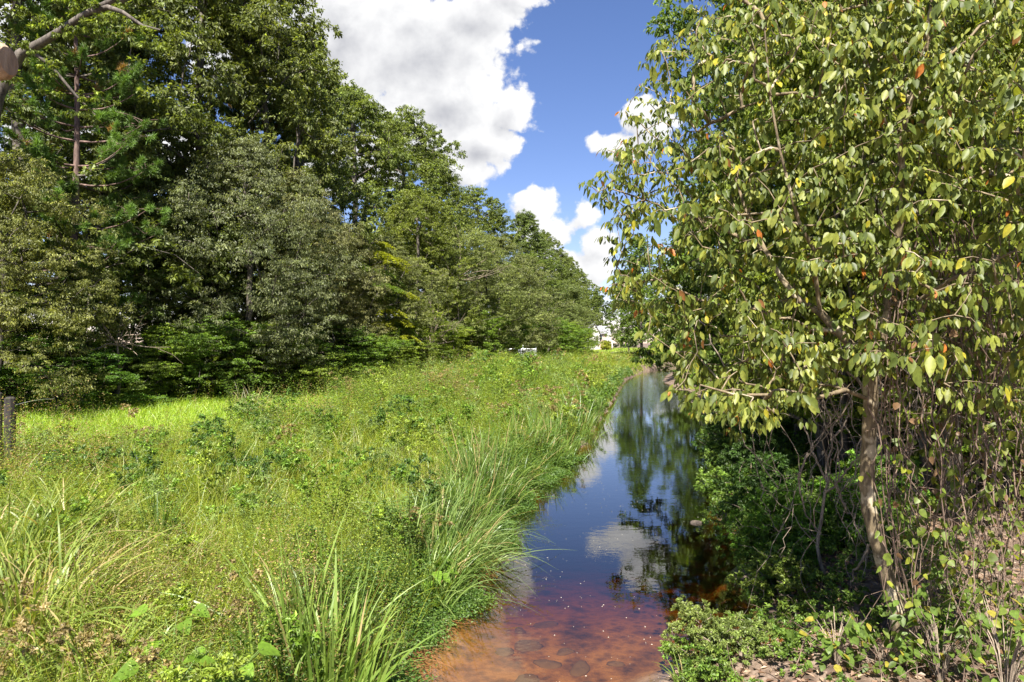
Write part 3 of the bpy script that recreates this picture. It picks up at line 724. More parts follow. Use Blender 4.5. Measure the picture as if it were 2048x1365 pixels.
# ------------------------------------------------------------------ the near forked tree on the right
def poly_in(px,py,poly):
    ins=np.zeros(len(px),bool); n=len(poly); j=n-1
    for i in range(n):
        xi,yi=poly[i]; xj,yj=poly[j]
        c=((yi>py)!=(yj>py))&(px<(xj-xi)*(py-yi)/(yj-yi+1e-9)+xi); ins^=c; j=i
    return ins
def near_tree():
    rng=R(41)
    root0=at(1812,1325,6.7); root0[2]=ground(root0[0],root0[1])-.1
    tr=[root0]+[at(*q) for q in ((1806,1290,6.68),(1790,1210,6.65),(1762,1110,6.62),(1740,1030,6.6),(1732,960,6.6),(1738,880,6.55),(1740,800,6.5),(1742,740,6.45))]
    right=[tr[-1]]+[at(*q) for q in ((1758,690,6.4),(1775,610,6.35),(1790,530,6.3),(1800,450,6.2),(1808,370,6.1),(1800,290,6.0),(1822,200,5.9),(1850,90,5.8),(1870,-40,5.7),(1900,-180,5.7))]
    left=[tr[-1]]+[at(*q) for q in ((1715,705,6.4),(1680,668,6.4),(1640,625,6.5),(1600,602,6.6),(1565,560,6.7),(1530,500,6.8),(1495,430,6.9),(1465,340,7.0),(1440,240,7.0))]
    l2=[left[3]]+[at(*q) for q in ((1632,560,6.4),(1628,500,6.3),(1600,450,6.2),(1585,400,6.1),(1560,300,6.0),(1540,190,6.0),(1530,60,6.0))]
    l3=[left[4]]+[at(*q) for q in ((1550,610,6.9),(1480,620,7.2),(1400,600,7.4),(1320,560,7.6))]
    l4=[left[6]]+[at(*q) for q in ((1450,460,7.2),(1370,430,7.5),(1290,400,7.8),(1215,375,8.0))]
    low=[tr[-2]]+[at(*q) for q in ((1690,780,6.2),(1620,800,6.0),(1540,790,5.9),(1470,790,5.8),(1400,770,5.8))]
    r2=[right[4]]+[at(*q) for q in ((1850,420,6.3),(1910,370,6.2),(1980,340,6.1),(2060,300,6.0))]
    r3=[right[2]]+[at(*q) for q in ((1840,600,5.9),(1900,560,5.6),(1990,520,5.4),(2080,480,5.2))]
    poly=[(1372,-20),(1380,60),(1330,85),(1295,100),(1270,165),(1290,205),(1245,215),(1262,270),(1195,290),(1215,335),(1165,365),(1175,400),(1205,425),
          (1210,500),(1212,560),(1232,610),(1262,630),(1310,680),(1350,715),(1365,755),(1350,800),(1420,870),(1520,860),(1570,800),(1640,790),(1700,740),(1800,730),(1900,800),(2080,820),(2200,500),(2200,-260),(1420,-260)]
    n=14000; px=rng.uniform(1150,2200,n); py=rng.uniform(-260,900,n); k=poly_in(px,py,poly); px,py=px[k],py[k]
    # thin out: denser near the lit outer left crown, gaps in the lower right
    keep=rng.uniform(size=len(px)) < np.where((px>1800)&(py>450),.60,np.where(py<-60,.4,.78)); px,py=px[keep],py[keep]
    # drop candidates too near each other in 3D
    base=np.interp(px,[1150,1300,1500,1750,2200],[8.0,7.5,6.9,6.4,5.6]); d=base+rng.uniform(-1.25,1.1,len(px))
    W=np.stack([(px-1024)/F*d,d,CAMZ+(HZ-py)/F*d],1)
    sel=[]; 
    for i in range(len(W)):
        if len(sel)>=1650: break
        if not sel or np.min(np.linalg.norm(W[sel]-W[i],axis=1))>.12: sel.append(i)
    tips=W[sel]
    # hand placed sprays on the open left outline and the low spray over the water
    ext=[(1310,95,7.6),(1330,120,7.5),(1285,180,7.7),(1250,225,7.8),(1262,240,7.8),(1215,300,8.0),(1240,320,7.9),(1180,370,8.1),(1195,385,8.0),(1215,400,8.0),(1225,440,7.9),(1225,520,7.8),(1240,590,7.7),
         (1400,790,5.8),(1440,800,5.8),(1500,810,5.7),(1540,830,5.7),(1480,780,5.9),(1350,780,6.0),(1370,760,6.1),(1560,780,5.8),(1610,830,5.8)]
    tips=np.concatenate([tips,[at(*e) for e in ext]])
    tips[:,2]=np.maximum(tips[:,2],1.6)
    ch,nodes,r=skeleton(tr,tips,rng,.105,.0045,7,step=.25,arch=.16,jit=.10,up=.6,extra=[right,left,l2,l3,l4,low,r2,r3])
    t=empty('tree',tuple(root0)); tag(t,'near slanting tree with forked trunk and big drooping olive leaves','tree')
    tb=MB(); bb=MB()
    for i,(P,rr) in enumerate(ch):
        if i==0:
            rr=np.linspace(.078,.062,len(P)); rr[0]=.11; rr[1]=.088
            # refine the trunk
            s=np.linspace(0,len(P)-1,34); P2=np.stack([np.interp(s,range(len(P)),P[:,a]) for a in range(3)],1)+rng.normal(0,.004,(34,3))
            tube(tb,P2,np.interp(s,range(len(P)),rr)*(1+rng.normal(0,.04,34)),12)
        elif i<=8:
            rr=np.linspace(.052 if i<3 else .024,.007,len(P)); rr[0]=rr[1]
            tube(bb,P,rr,8)
        else: tube(bb,P,np.minimum(rr,.02),4 if rr.max()>.01 else 3)
    for m_,nm,mt in ((tb,'trunk',M_HBARK),(bb,'branch',M_HBARK)):
        o=m_.build(nm,mt,t,smooth=True); o.location=tuple(-root0)
    # drooping compound leaves at every twig end and along the twig
    C=[];D=[];cc=[]
    pal=[np.array([.080,.108,.020]),np.array([.130,.160,.028]),np.array([.215,.235,.042])]
    for P,rr in ch[9:]:
        m=len(P); e=P[-1]; dirn=nrm(P[-1]-P[-2])
        L_=min(4,m-1)
        for q in range(-1,-1-L_,-1):
            p=P[q]; nl=12 if q==-1 else 6
            for k in range(nl):
                a=rng.uniform(0,6.28) ; o=dirn*(.7 if q==-1 else .2)+np.array([math.cos(a),math.sin(a),-.15])*.9
                c=pal[rng.integers(3)]*rng.uniform(.8,1.25); x=rng.uniform()
                if x<.005: c=np.array([.45,.15,.03])
                elif x<.035: c=np.array([.36,.32,.03])
                elif x<.043: c=np.array([.20,.09,.03])
                stem=p+nrm(o)*rng.uniform(.03,.09)
                C.append(stem); D.append(nrm(o)*.5+np.array([0,0,-.85])+rng.normal(0,.22,3)); cc.append(c)
    C=np.array(C);D=np.array(D);cc=np.array(cc); n=len(C)
    Nn=rng.normal(0,.5,(n,3))+np.array([-.1,-.75,.55])*1.0
    # normals face outward from the crown centre
    ctr=at(1650,350,6.9); Nn=Nn*.6+nrm(C-ctr)*.7+np.array([0,0,.35])
    ln=(.040+.072*rng.uniform(0,1,n)**2.2)*np.where(rng.uniform(size=n)<.04,1.5,1); w=ln*rng.uniform(.42,.6,n)
    lb=MB(); heroleaves(lb,C,D,Nn,ln,w,cc,droop=.15)
    o=lb.build('crown',M_HERO,t,smooth=True); o.location=tuple(-root0)
    print('near tree leaves',n)
near_tree()

# ------------------------------------------------------------------ vines
def vines():
    rng=R(51)
    for i in range(12):
        px0=1825+i*21+rng.normal(0,6); d=rng.uniform(5.2,7.2); top=at(px0+rng.normal(0,20),rng.uniform(420,640),d)
        gx=(px0+rng.normal(0,25)-1024)/F*d; gz=ground(gx,d)
        sb=MB(); lb=MB(); C=[];D=[];cc=[]
        for s in range(6):
            a=top+rng.normal(0,.18,3); b=np.array([gx+rng.normal(0,.3),d+rng.normal(0,.3),gz+(0 if rng.uniform()<.6 else rng.uniform(.2,1.6))])
            n=26; ts=np.linspace(0,1,n); P=a+(b-a)*ts[:,None]; w=np.cumsum(rng.normal(0,.035,(n,3)),0); w-=ts[:,None]*w[-1]; P=P+w
            P[:,0]+=.05*np.sin(ts*rng.uniform(8,26)+rng.uniform(0,6)); P[:,1]+=.05*np.cos(ts*rng.uniform(8,22))
            tube(sb,P,np.linspace(.008,.004,n)*rng.uniform(.6,1.3),4)
            for j in range(2,n,2):
                if rng.uniform()<.55:
                    e=P[j]+rng.normal(0,.14,3); tube(sb,np.array([P[j],(P[j]+e)/2+rng.normal(0,.03,3),e]),[.003,.0025,.002],3)
                for _q in range(2):
                    C.append(P[j]+rng.normal(0,.05,3)); D.append(np.array([rng.normal(0,.6),rng.normal(-.2,.5),-.7]))
                    x=rng.uniform(); c=np.array([.12,.16,.025]) if x<.70 else (np.array([.21,.23,.03]) if x<.90 else np.array([.17,.10,.05])); cc.append(c*rng.uniform(.7,1.3))
        C=np.array(C);D=np.array(D);cc=np.array(cc);k=len(C)
        heroleaves(lb,C,D,rng.normal(0,.5,(k,3))+np.array([0,-.6,.6]),rng.uniform(.04,.095,k),rng.uniform(.03,.07,k),cc,droop=.1,rows=((.15,.95),(.45,1.0),(.75,.6)))
        t=empty('hanging_vine',(gx,d,gz)); tag(t,'thin brown vine strands with yellow green leaves hanging right of the slanting trunk','vine','hanging vines in the tangle')
        for b_,nm,m_ in ((sb,'stem',M_VINE),(lb,'foliage',M_HERO)):
            o=b_.build(nm,m_,t,smooth=True); o.location=(-gx,-d,-gz)
vines()
def back_vines():
    rng=R(55)
    for i in range(6):
        px0=(1590,1650,1700,1775,1830,1900)[i]; d=rng.uniform(8,9.5); top=at(px0+rng.normal(0,20),rng.uniform(640,740),d); gx=(px0+rng.normal(0,30)-1024)/F*d; gz=ground(gx,d)
        sb=MB()
        for s in range(7):
            a=top+rng.normal(0,.3,3); b=np.array([gx+rng.normal(0,.4),d+rng.normal(0,.3),gz+rng.uniform(0,1.2)]); n=22; ts=np.linspace(0,1,n); P=a+(b-a)*ts[:,None]; w=np.cumsum(rng.normal(0,.05,(n,3)),0); w-=ts[:,None]*w[-1]; P=P+w
            tube(sb,P,np.linspace(.009,.004,n)*rng.uniform(.6,1.3),4)
            for j in range(2,n,2):
                e=P[j]+rng.normal(0,.16,3); tube(sb,np.array([P[j],(P[j]+e)/2+rng.normal(0,.03,3),e]),[.004,.003,.002],3)
        tag(sb.build('hanging_vine',M_TWIG,smooth=True),'bare tan vine strands hanging in the shade behind the slanting trunk','vine','bare vines behind the slanting trunk')
back_vines()
def trunk_creeper():
    rng=R(52); sb=MB()
    P0=[at(*q) for q in ((1840,1330,6.5),(1822,1240,6.5),(1796,1120,6.45),(1776,1000,6.4),(1770,880,6.4),(1772,760,6.3),(1790,640,6.2),(1810,520,6.2))]
    for s in range(5):
        P=np.array(P0)+np.cumsum(rng.normal(0,.018,(8,3)),0)+rng.normal(0,.03,3); q=np.linspace(0,7,30)
        P=np.stack([np.interp(q,range(8),P[:,a]) for a in range(3)],1)+rng.normal(0,.008,(30,3)); tube(sb,P,.006,4)
        for j in range(2,30):
            if rng.uniform()<.8:
                e=P[j]+rng.normal(0,.05,3); tube(sb,np.array([P[j],e]),[.004,.002],3)
    tag(sb.build('creeper',M_VINE),'dry brown creeper climbing the right side of the slanting trunk','creeper')
trunk_creeper()

# pale crooked sapling and curved liana left of the trunk
def crooked():
    mb=MB(); g=at(1662,1175,9.0); g[2]=ground(g[0],9.0)-.05
    S=[[tuple(g),(1640,1130,9),(1632,1090,9),(1640,1040,9),(1655,970,9),(1650,935,9),(1662,900,9),(1660,840,9),(1648,800,9)],
       [(1652,985,9),(1680,960,8.9),(1705,925,8.8),(1730,905,8.7)],
       [(1655,965,9),(1630,920,9),(1615,870,9.1),(1600,840,9.1)],
       [(1616,905,9),(1596,950,9),(1600,990,9),(1612,1030,9.1),(1632,1062,9.1)],
       [(1662,880,9),(1690,850,9),(1700,810,9)],[(1738,1090,8),(1725,1120,8),(1705,1150,8.2),(1700,1170,8.3)],[(1662,1175,9),(1690,1200,8.6),(1705,1235,8.4)]]
    for i,s in enumerate(S):
        P=np.array([p if (i==0 and k==0) else at(*p) for k,p in enumerate(s)]); q=np.linspace(0,len(P)-1,18)
        P=np.stack([np.interp(q,range(len(P)),P[:,a]) for a in range(3)],1)+R(60+i).normal(0,.008,(18,3))
        tube(mb,P,np.linspace(.026 if i==0 else .016,.008,18),6)
    tag(mb.build('dead_sapling',M_TWIG,smooth=True),'pale crooked leafless sapling standing left of the slanting trunk','dead sapling')
crooked()

# ------------------------------------------------------------------ low plants on the right bank
def small_shrub(px,py,d,h,w,label,pal,leafL=.05,leafW=.03,n=70,per=90,color=(1,1,1),seed=0,name='shrub',cat='shrub',group=None,flat=.6,hero=False):
    rng=R(seed); x=(px-1024)/F*d; z=ground(x,d)
    root=empty(name,(x,d,z)); tag(root,label,cat,group)
    u=rng.uniform(.05,1,n); th=rng.uniform(0,6.28,n); rr=w*np.sqrt(1-(u*.95)**2)*rng.uniform(.2,1,n)**.6*(1+.25*np.sin(3*th+seed))
    C=np.stack([np.cos(th)*rr,np.sin(th)*rr,u*h],1)
    tb=MB(); ch,_,_=skeleton([(0,0,-.05),(0,0,h*.12),(0.02,0,h*.3),(0,.02,h*.5)],C,rng,.02,.003,0,step=.2)
    for P,r in ch: tube(tb,P,r,3)
    tb.build('stem',M_TWIG,root)
    cb=MB(); cluster_leaves(cb,rng,C,np.full(n,w*.22)*rng.uniform(.6,1.4,n),per,leafL,leafW,PAL[pal],droop=.15,flat=flat)
    o=cb.build('foliage',M_WEED,root); o.color=(*color,1)
    return root
GB='low shrubs along the right waterline'
small_shrub(1400,1300,7.05,.62,.42,'small leaved lit shrub on the sand spit at the bottom','grey',.032,.015,90,130,(1.15,1.2,.9),71,group=GB)
small_shrub(1480,1325,6.9,.36,.42,'lower right half of the lit shrub on the sand spit','grey',.032,.015,70,120,(1.1,1.2,.9),72,group=GB)
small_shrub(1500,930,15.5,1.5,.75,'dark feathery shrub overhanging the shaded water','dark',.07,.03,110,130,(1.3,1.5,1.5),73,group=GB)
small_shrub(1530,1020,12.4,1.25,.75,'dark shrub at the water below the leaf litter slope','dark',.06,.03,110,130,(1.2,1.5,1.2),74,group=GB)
small_shrub(1560,1120,10.2,.95,.7,'leafy green shrub at the water left of the crooked sapling','shrub',.06,.035,100,120,(.9,1.2,.9),75,group=GB)
small_shrub(1560,1200,8.9,.55,.55,'low pale weeds where the gully meets the stream','shrub',.05,.028,80,100,(1.2,1.15,1.2),76,group=GB)
small_shrub(1690,1060,10.5,.9,.75,'broad leaved green shrub between sapling and trunk','shrub',.085,.06,80,80,(.85,1.2,.8),77,group=GB)
small_shrub(1760,1010,12,1.0,.8,'shaded green shrub behind the slanting trunk','shrub',.08,.05,80,80,(.7,1.0,.7),78,group=GB)
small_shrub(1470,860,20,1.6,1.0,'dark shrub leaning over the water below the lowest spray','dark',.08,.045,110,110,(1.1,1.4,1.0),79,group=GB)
def sprout(px,py,d,label,seed,n=26,h=.5,w=.35):
    rng=R(seed); x=(px-1024)/F*d; z=ground(x,d); root=empty('broadleaf_plant',(x,d,z)); tag(root,label,'plant','leafy sprouts at the foot of the near tree')
    sb=MB(); lb=MB(); C=[];D=[]
    for k in range(n):
        a=rng.uniform(0,6.28); e=np.array([math.cos(a)*rng.uniform(.2,1)*w,math.sin(a)*rng.uniform(.2,1)*w,rng.uniform(.3,1)*h]); P=np.array([(0,0,-.03),e*[.35,.35,.6],e])
        tube(sb,P,[.006,.005,.003],3)
        for j in range(4): C.append(e-[0,0,j*.03]+rng.normal(0,.04,3)); D.append([rng.normal(0,.7)+math.cos(a)*.4,rng.normal(0,.7)+math.sin(a)*.4,rng.uniform(-.9,.1)])
    C=np.array(C);D=np.array(D);k=len(C); col=np.array([.11,.17,.03])*rng.uniform(.7,1.35,(k,1)); yl=rng.uniform(size=k)<.08; col[yl]=(.3,.26,.04)
    heroleaves(lb,C,D,np.array([0,-.3,1.0])+rng.normal(0,.3,(k,3)),rng.uniform(.06,.12,k),rng.uniform(.045,.075,k),col,droop=.15)
    sb.build('stem',M_TWIG,root); lb.build('foliage',M_HERO,root,smooth=True)
sprout(1670,1270,6.35,'leafy sprout left of the trunk foot beside the gully',81)
sprout(1770,1310,6.2,'leafy sprout right at the foot of the slanting trunk',82,22,.4,.3)
sprout(1880,1290,6.0,'leafy sprout just right of the trunk foot',83,28,.8,.4)
sprout(1850,1120,6.6,'taller leafy sprout climbing in the vines right of the trunk',84,30,1.3,.4)
sprout(2010,1250,5.6,'leafy sprout in the bottom right corner tangle',85,26,.9,.4)

def right_cover():
    rng=R(95); mb=MB()
    for y0,y1,cnt,lf in ((5.5,9,70,.042),(9,14,150,.055),(14,24,170,.08),(24,60,110,.12)):
        y=rng.uniform(y0,y1,cnt); x=xr(y)+rng.uniform(0,1,cnt)**1.6*(2.6 if y0>8 else 4.5)+(.1 if y0<20 else 1.5); n=cnt
        w=rng.uniform(.15,.4,n)*(lf/.05)**.7; nc=7
        C=np.stack([x[:,None]+rng.normal(0,1,(n,nc))*w[:,None]*.6,y[:,None]+rng.normal(0,1,(n,nc))*w[:,None]*.6,tz(x,y)[:,None]+rng.uniform(.05,1.1,(n,nc))*w[:,None]],-1).reshape(-1,3)
        cluster_leaves(mb,rng,C,np.repeat(w*.45,nc),60,lf,lf*.6,((.06,.12,.015),(.14,.20,.03)),droop=.1,flat=.5)
    tag(mb.build('ground_cover',M_WEED),'green weeds spilling down the right bank to the water','ground cover',kind='stuff')
right_cover()

# ------------------------------------------------------------------ litter and twigs on the right bank
def litter():
    rng=R(91); n=42000; y=rng.uniform(4.5,26,n)**1; x=xr(y)+rng.uniform(-.05,9,n)**1.0; z=tz(x,y)
    k=z>.03; x,y,z=x[k],y[k],z[k]; n=len(x); C=np.stack([x,y,z+rng.uniform(.005,.05,n)],1)
    a=rng.uniform(0,6.28,n); D=np.stack([np.cos(a),np.sin(a),rng.normal(0,.25,n)],1)
    pal=np.array([(.20,.12,.08),(.30,.20,.14),(.13,.075,.05),(.38,.28,.2)]); col=pal[rng.integers(0,4,n)]*rng.uniform(.7,1.3,(n,1))
    mb=MB(); leafquads(mb,C,D,np.array([0,0,1.0])+rng.normal(0,.35,(n,3)),rng.uniform(.05,.1,n),rng.uniform(.02,.05,n),col)
    tag(mb.build('leaf_litter',M_WEED),'brown dead leaves covering the right bank','leaf litter',kind='stuff')
    mb=MB(); 
    for i in range(900):
        yy=rng.uniform(4.6,14); xx=float(xr(yy))+rng.uniform(.3,7); p=np.array([xx,yy,ground(xx,yy)+.02]); a=rng.uniform(0,6.28); P=[p]
        dr=np.array([math.cos(a),math.sin(a),rng.uniform(0,.9)])
        for j in range(5): dr=dr+rng.normal(0,.35,3); P.append(P[-1]+nrm(dr)*rng.uniform(.05,.14))
        P=np.array(P); P[:,2]=np.maximum(P[:,2],tz(P[:,0],P[:,1])+.01); tube(mb,P,np.linspace(.006,.002,6),3)
    tag(mb.build('brush',M_VINE),'tangle of dry twigs on the right bank','brush',kind='stuff')
litter()

# ------------------------------------------------------------------ meadow
def wedge(rng,d0,d1,dens,ext=.28):
    """random points left of the stream, right of the tree line, inside the (widened) view"""
    y=np.sqrt(rng.uniform(d0*d0,d1*d1,int(dens*(d1*d1-d0*d0)*.5*2.1)))
    lo=-.75-ext*.3; hi=.60; x=y*rng.uniform(lo,hi,len(y))
    k=(x<xl(y)-.02)&(x>treeline(y)-3.5); return x[k],y[k]
def mown(x,y): return ss(xl(y)-x,7.6,9.2)*ss(y,13,16.5)
def dry(x,y): return np.clip(fnoise(x*1.1+3,y*1.0,1.5)*1.6-.25+1.6*np.exp(-(((x+7.9)/1.8)**2+((y-11.3)/1.3)**2)),0,1)
def meadow_grass():
    rng=R(101); mb=MB()
    for d0,d1,dens,w in ((3.2,9,1050,.0055),(9,16,430,.008),(16,26,380,.012),(26,45,150,.018),(45,80,42,.034),(80,180,7,.07)):
        x,y=wedge(rng,d0,d1,dens); n=len(x); z=tz(x,y); P=np.stack([x,y,z-.02],1)
        mo=mown(x,y); dl=xl(y)-x
        L=rng.uniform(.22,.62,n)**1*(1+.55*(rng.uniform(size=n)<.3))*(1-mo*.42)*(.7+.5*ss(dl,0,2)); a=rng.uniform(0,6.28,n); tl=rng.uniform(.1,.8,n)
        D=np.stack([np.cos(a)*tl,np.sin(a)*tl,np.ones(n)],1)
        v=rng.uniform(0,1,(n,1)); g=np.array([.13,.19,.016])*(1-v)+np.array([.315,.345,.032])*v
        dr=dry(x,y)*(1-mo*.8); isd=rng.uniform(size=n)<(.05+dr*.55); g[isd]=np.array([.40,.32,.15])*rng.uniform(.6,1.1,(isd.sum(),1))
        g=g*(1+mo[:,None]*np.array([.15,.42,.0]))
        strips(mb,P,D,L,np.full(n,w),rng.uniform(.1,.9,n),g,K=3 if d1<17 else 2,twist=rng.uniform(-1,1,n))
    print('grass',mb.n)
    tag(mb.build('grass',M_BLADE),'green and straw coloured grass covering the meadow left of the stream','grass',kind='stuff')
def weeds(mb,rng,x,y,h,nl,leafL,leafW,col,stemc,up=.35,spiral=2.4):
    n=len(x); z=tz(x,y); a0=rng.uniform(0,6.28,n); ln=rng.normal(0,.22,(n,2))
    j=np.arange(nl); t=(.12+.88*(j+.5)/nl)
    T=np.broadcast_to(t,(n,nl)); A=a0[:,None]+j[None]*spiral+rng.normal(0,.3,(n,nl))
    H=h[:,None]*T
    C=np.stack([x[:,None]+ln[:,:1]*H*T,y[:,None]+ln[:,1:]*H*T,z[:,None]+H],-1)
    D=np.stack([np.cos(A),np.sin(A),up+rng.normal(0,.35,(n,nl))],-1)
    sc=np.sqrt(np.clip(1.15-T,.25,1))*rng.uniform(.75,1.25,(n,nl))
    # side sprays: leaves sit a little away from the stem
    C=C+D*(h[:,None,None]*.12*(1.1-T)[...,None])*rng.uniform(.2,1.4,(n,nl,1))
    cc=np.repeat(col,nl,0)*np.exp(rng.normal(0,.27,(n*nl,1)))
    leafquads(mb,C.reshape(-1,3),D.reshape(-1,3),np.array([0,0,1.0])+rng.normal(0,.35,(n*nl,3)),(leafL*sc).ravel(),(leafW*sc).ravel(),cc)
    P=np.stack([x,y,z-.02],1); strips(mb,P,np.concatenate([ln,np.ones((n,1))],1),h,np.full(n,.006 if leafL<.06 else .012),np.zeros(n),np.broadcast_to(stemc,(n,3)),K=1,twist=rng.uniform(-1.5,1.5,n))
def meadow_weeds():
    rng=R(111); mb=MB()
    for d0,d1,dens,nl,lf in ((3.2,9,52,36,.040),(9,16,38,32,.053),(16,27,20,28,.078),(27,45,9,24,.12),(45,80,2.6,22,.19),(80,180,.55,20,.34)):
        x,y=wedge(rng,d0,d1,dens); mo=mown(x,y); dl=xl(y)-x; pa=fnoise(x,y,1.3)
        k=(rng.uniform(size=len(x))>mo*.98)&((dl>.15)); x,y,mo,dl,pa=x[k],y[k],mo[k],dl[k],pa[k]; n=len(x)
        ridge=np.exp(-((dl-5.5)/4.2)**2)*ss(y,14,26)
        h=rng.uniform(.30,.72,n)*(1+1.1*np.clip(pa*1.5,-.75,1))*(.65+.35*ss(dl,.1,1.2))+ridge*rng.uniform(.25,1.1,n)*(1-.65*ss(y,36,52))
        h=np.clip(h,.15,1.6)
        v=np.clip(rng.uniform(0,1,(n,1))*.6+.4*(.5+.5*fnoise(x*2-7,y*2,1.6))[:,None],0,1); g=np.array([.085,.152,.016])*(1-v)+np.array([.255,.295,.030])*v
        gy=ss(fnoise(x+40,y-9,1.0),-.1,.8)[:,None]*(1-ridge[:,None]*.4); g=g*(1-gy)+np.array([.23,.27,.045])*gy
        dr=dry(x,y); isd=rng.uniform(size=n)<dr*.6; g[isd]=np.array([.32,.22,.09])*rng.uniform(.6,1.2,(isd.sum(),1))
        h=h+.75*np.exp(-((x+8.6)**2+(y-11.6)**2)/1.4)*rng.uniform(.6,1.1,n); dk=rng.uniform(size=n)<(.10+.3*ss(fnoise(x-20,y+5,2.0),.1,.9)); g[dk]*=np.array([.5,.75,.9])
        sp=rng.integers(0,3,n)
        for s,(LL,WW,u) in enumerate(((1.0,.62,.2),(1.25,.26,.6),(.8,.5,.05))):
            q=sp==s; weeds(mb,rng,x[q],y[q],h[q],nl,lf*LL,lf*WW,g[q],(.14,.14,.05),u)
    print('weeds',mb.n)
    tag(mb.build('weeds',M_WEED),'dense leafy weeds of mixed green covering the bank and meadow','weeds',kind='stuff')
meadow_grass(); meadow_weeds()

def tall_weeds():
    rng=R(119); mb=MB()
    for d0,d1,cnt,lf,wd in ((6,14,70,.06,.5),(16,30,330,.10,.3),(30,60,260,.15,.3)):
        y=rng.uniform(d0,d1,cnt); dl=rng.uniform(1.2,7.8 if d0>10 else 6,cnt); x=xl(y)-dl; h=rng.uniform(.9,1.65,cnt)*(1-.35*ss(y,36,52))
        v=rng.uniform(0,1,(cnt,1)); g=np.array([.07,.15,.02])*(1-v)+np.array([.17,.25,.03])*v
        weeds(mb,rng,x,y,h,46,lf,lf*.32,g,(.12,.14,.04),.5)
    for d0,d1,cnt in ((4.5,10,110),(10,20,180)):   # dry seed stalks
        x,y=wedge(rng,d0,d1,cnt/((d1*d1-d0*d0)*1.05)); n=len(x); L=rng.uniform(.5,1.0,n); a=rng.uniform(0,6.28,n)
        D=np.stack([np.cos(a)*.35,np.sin(a)*.35,np.ones(n)],1); c=np.array([.38,.31,.15])*rng.uniform(.6,1.1,(n,1))
        strips(mb,np.stack([x,y,tz(x,y)],1),D,L,np.full(n,.006 if d0<6 else .009),rng.uniform(.1,.7,n),c,K=4,twist=rng.uniform(-1,1,n))
    tag(mb.build('tall_weeds',M_WEED),'tall leafy weed spires and dry seed stalks standing above the meadow','weeds',kind='stuff')
tall_weeds()
def mounds():
    rng=R(117); mb=MB()
    for d0,d1,dens,lf,per,sz in ((4,9,1.1,.042,75,.30),(9,17,.85,.056,60,.40),(17,30,.5,.085,45,.55),(30,60,.13,.13,36,.85)):
        x,y=wedge(rng,d0,d1,dens); k=(mown(x,y)<.3)&(xl(y)-x>.35); x,y=x[k],y[k]; n=len(x)
        nc=9; w=sz*rng.uniform(.6,1.5,n); hh=w*rng.uniform(.7,1.7,n)
        u=rng.uniform(.15,1,(n,nc)); th=rng.uniform(0,6.28,(n,nc)); r=w[:,None]*np.sqrt(1-(u*.95)**2)*rng.uniform(.2,1,(n,nc))
        cx=x[:,None]+np.cos(th)*r; cy=y[:,None]+np.sin(th)*r; C=np.stack([cx,cy,tz(x,y)[:,None]+.22+u*hh[:,None]],-1)
        f_=.5+.5*fnoise(x+11,y-4,.9)+rng.normal(0,.13,n); kind=np.digitize(f_,(.26,.44,.60,.74)); kind=np.array([2,0,3,1,4])[kind]; pals=(((.09,.17,.02),(.17,.25,.03)),((.15,.21,.025),(.25,.30,.04)),((.045,.095,.018),(.09,.15,.03)),((.13,.19,.05),(.24,.30,.09)),((.17,.13,.055),(.27,.21,.09)))
        for q in range(5):
            m=kind==q
            if m.any():
                Cq=C[m].reshape(-1,3); cluster_leaves(mb,rng,Cq,np.repeat(w[m]*.42,nc),per,lf*(1.2 if q!=4 else .9),lf*(.6 if q!=3 else .25),pals[q],droop=0,flat=.6)
    print('mounds',mb.n)
    tag(mb.build('undergrowth',M_WEED),'mounds of creepers and brambles in dark green yellow and rust among the weeds','undergrowth',kind='stuff')
mounds()

def bank_herbs():
    """creeping green plants spilling over the left waterline"""
    rng=R(121); mb=MB()
    for d0,d1,dens,lf in ((4.5,10,900,.036),(10,18,500,.05),(18,32,200,.085),(32,70,50,.16)):
        n=int(dens*(d1-d0)); y=rng.uniform(d0,d1,n); x=xl(y)-rng.uniform(-.28,.9,n)*np.where(y>20,.5,1)-np.where(y>20,.35,0)+(.18*np.sin(y*2.3)+.1*np.sin(y*5.1))*np.where(y>20,.4,1); z=np.maximum(tz(x,y),-.01)
        h=rng.uniform(.08,.4,n)*(.4+.6*ss(xl(y)-x,-.2,.6)); v=rng.uniform(0,1,(n,1)); g=np.array([.05,.11,.018])*(1-v)+np.array([.12,.19,.03])*v
        m=14; T=rng.uniform(.1,1,(n,m)); C=np.stack([x[:,None]+rng.normal(0,.09,(n,m)),y[:,None]+rng.normal(0,.09,(n,m)),z[:,None]+h[:,None]*T],-1)
        D=np.stack([rng.normal(.4,.8,(n,m)),rng.normal(-.2,.8,(n,m)),rng.normal(.1,.4,(n,m))],-1)
        leafquads(mb,C.reshape(-1,3),D.reshape(-1,3),np.array([0.2,-.2,1.0])+rng.normal(0,.4,(n*m,3)),lf*rng.uniform(.7,1.3,n*m),lf*.55*rng.uniform(.7,1.3,n*m),np.repeat(g,m,0)*rng.uniform(.8,1.2,(n*m,1)))
    # reddish trailing roots in the shallow water
    for i in range(420):
        y=rng.uniform(5.2,11.5); x=float(xl(y))+rng.normal(-.05,.08); a=rng.uniform(-.7,.5); P=[np.array([x,y,.05])]
        for j in range(7): a+=rng.normal(0,.35); P.append(P[-1]+np.array([math.cos(a)*.07,math.sin(a)*.07,-.012+rng.normal(0,.008)]))
        tube(mb,np.array(P),np.linspace(.004,.002,8),3,(.25,.11,.04))
    tag(mb.build('bank_plants',M_WEED),'creeping plants trailing from the left bank into the water','bank plants',kind='stuff')
bank_herbs()

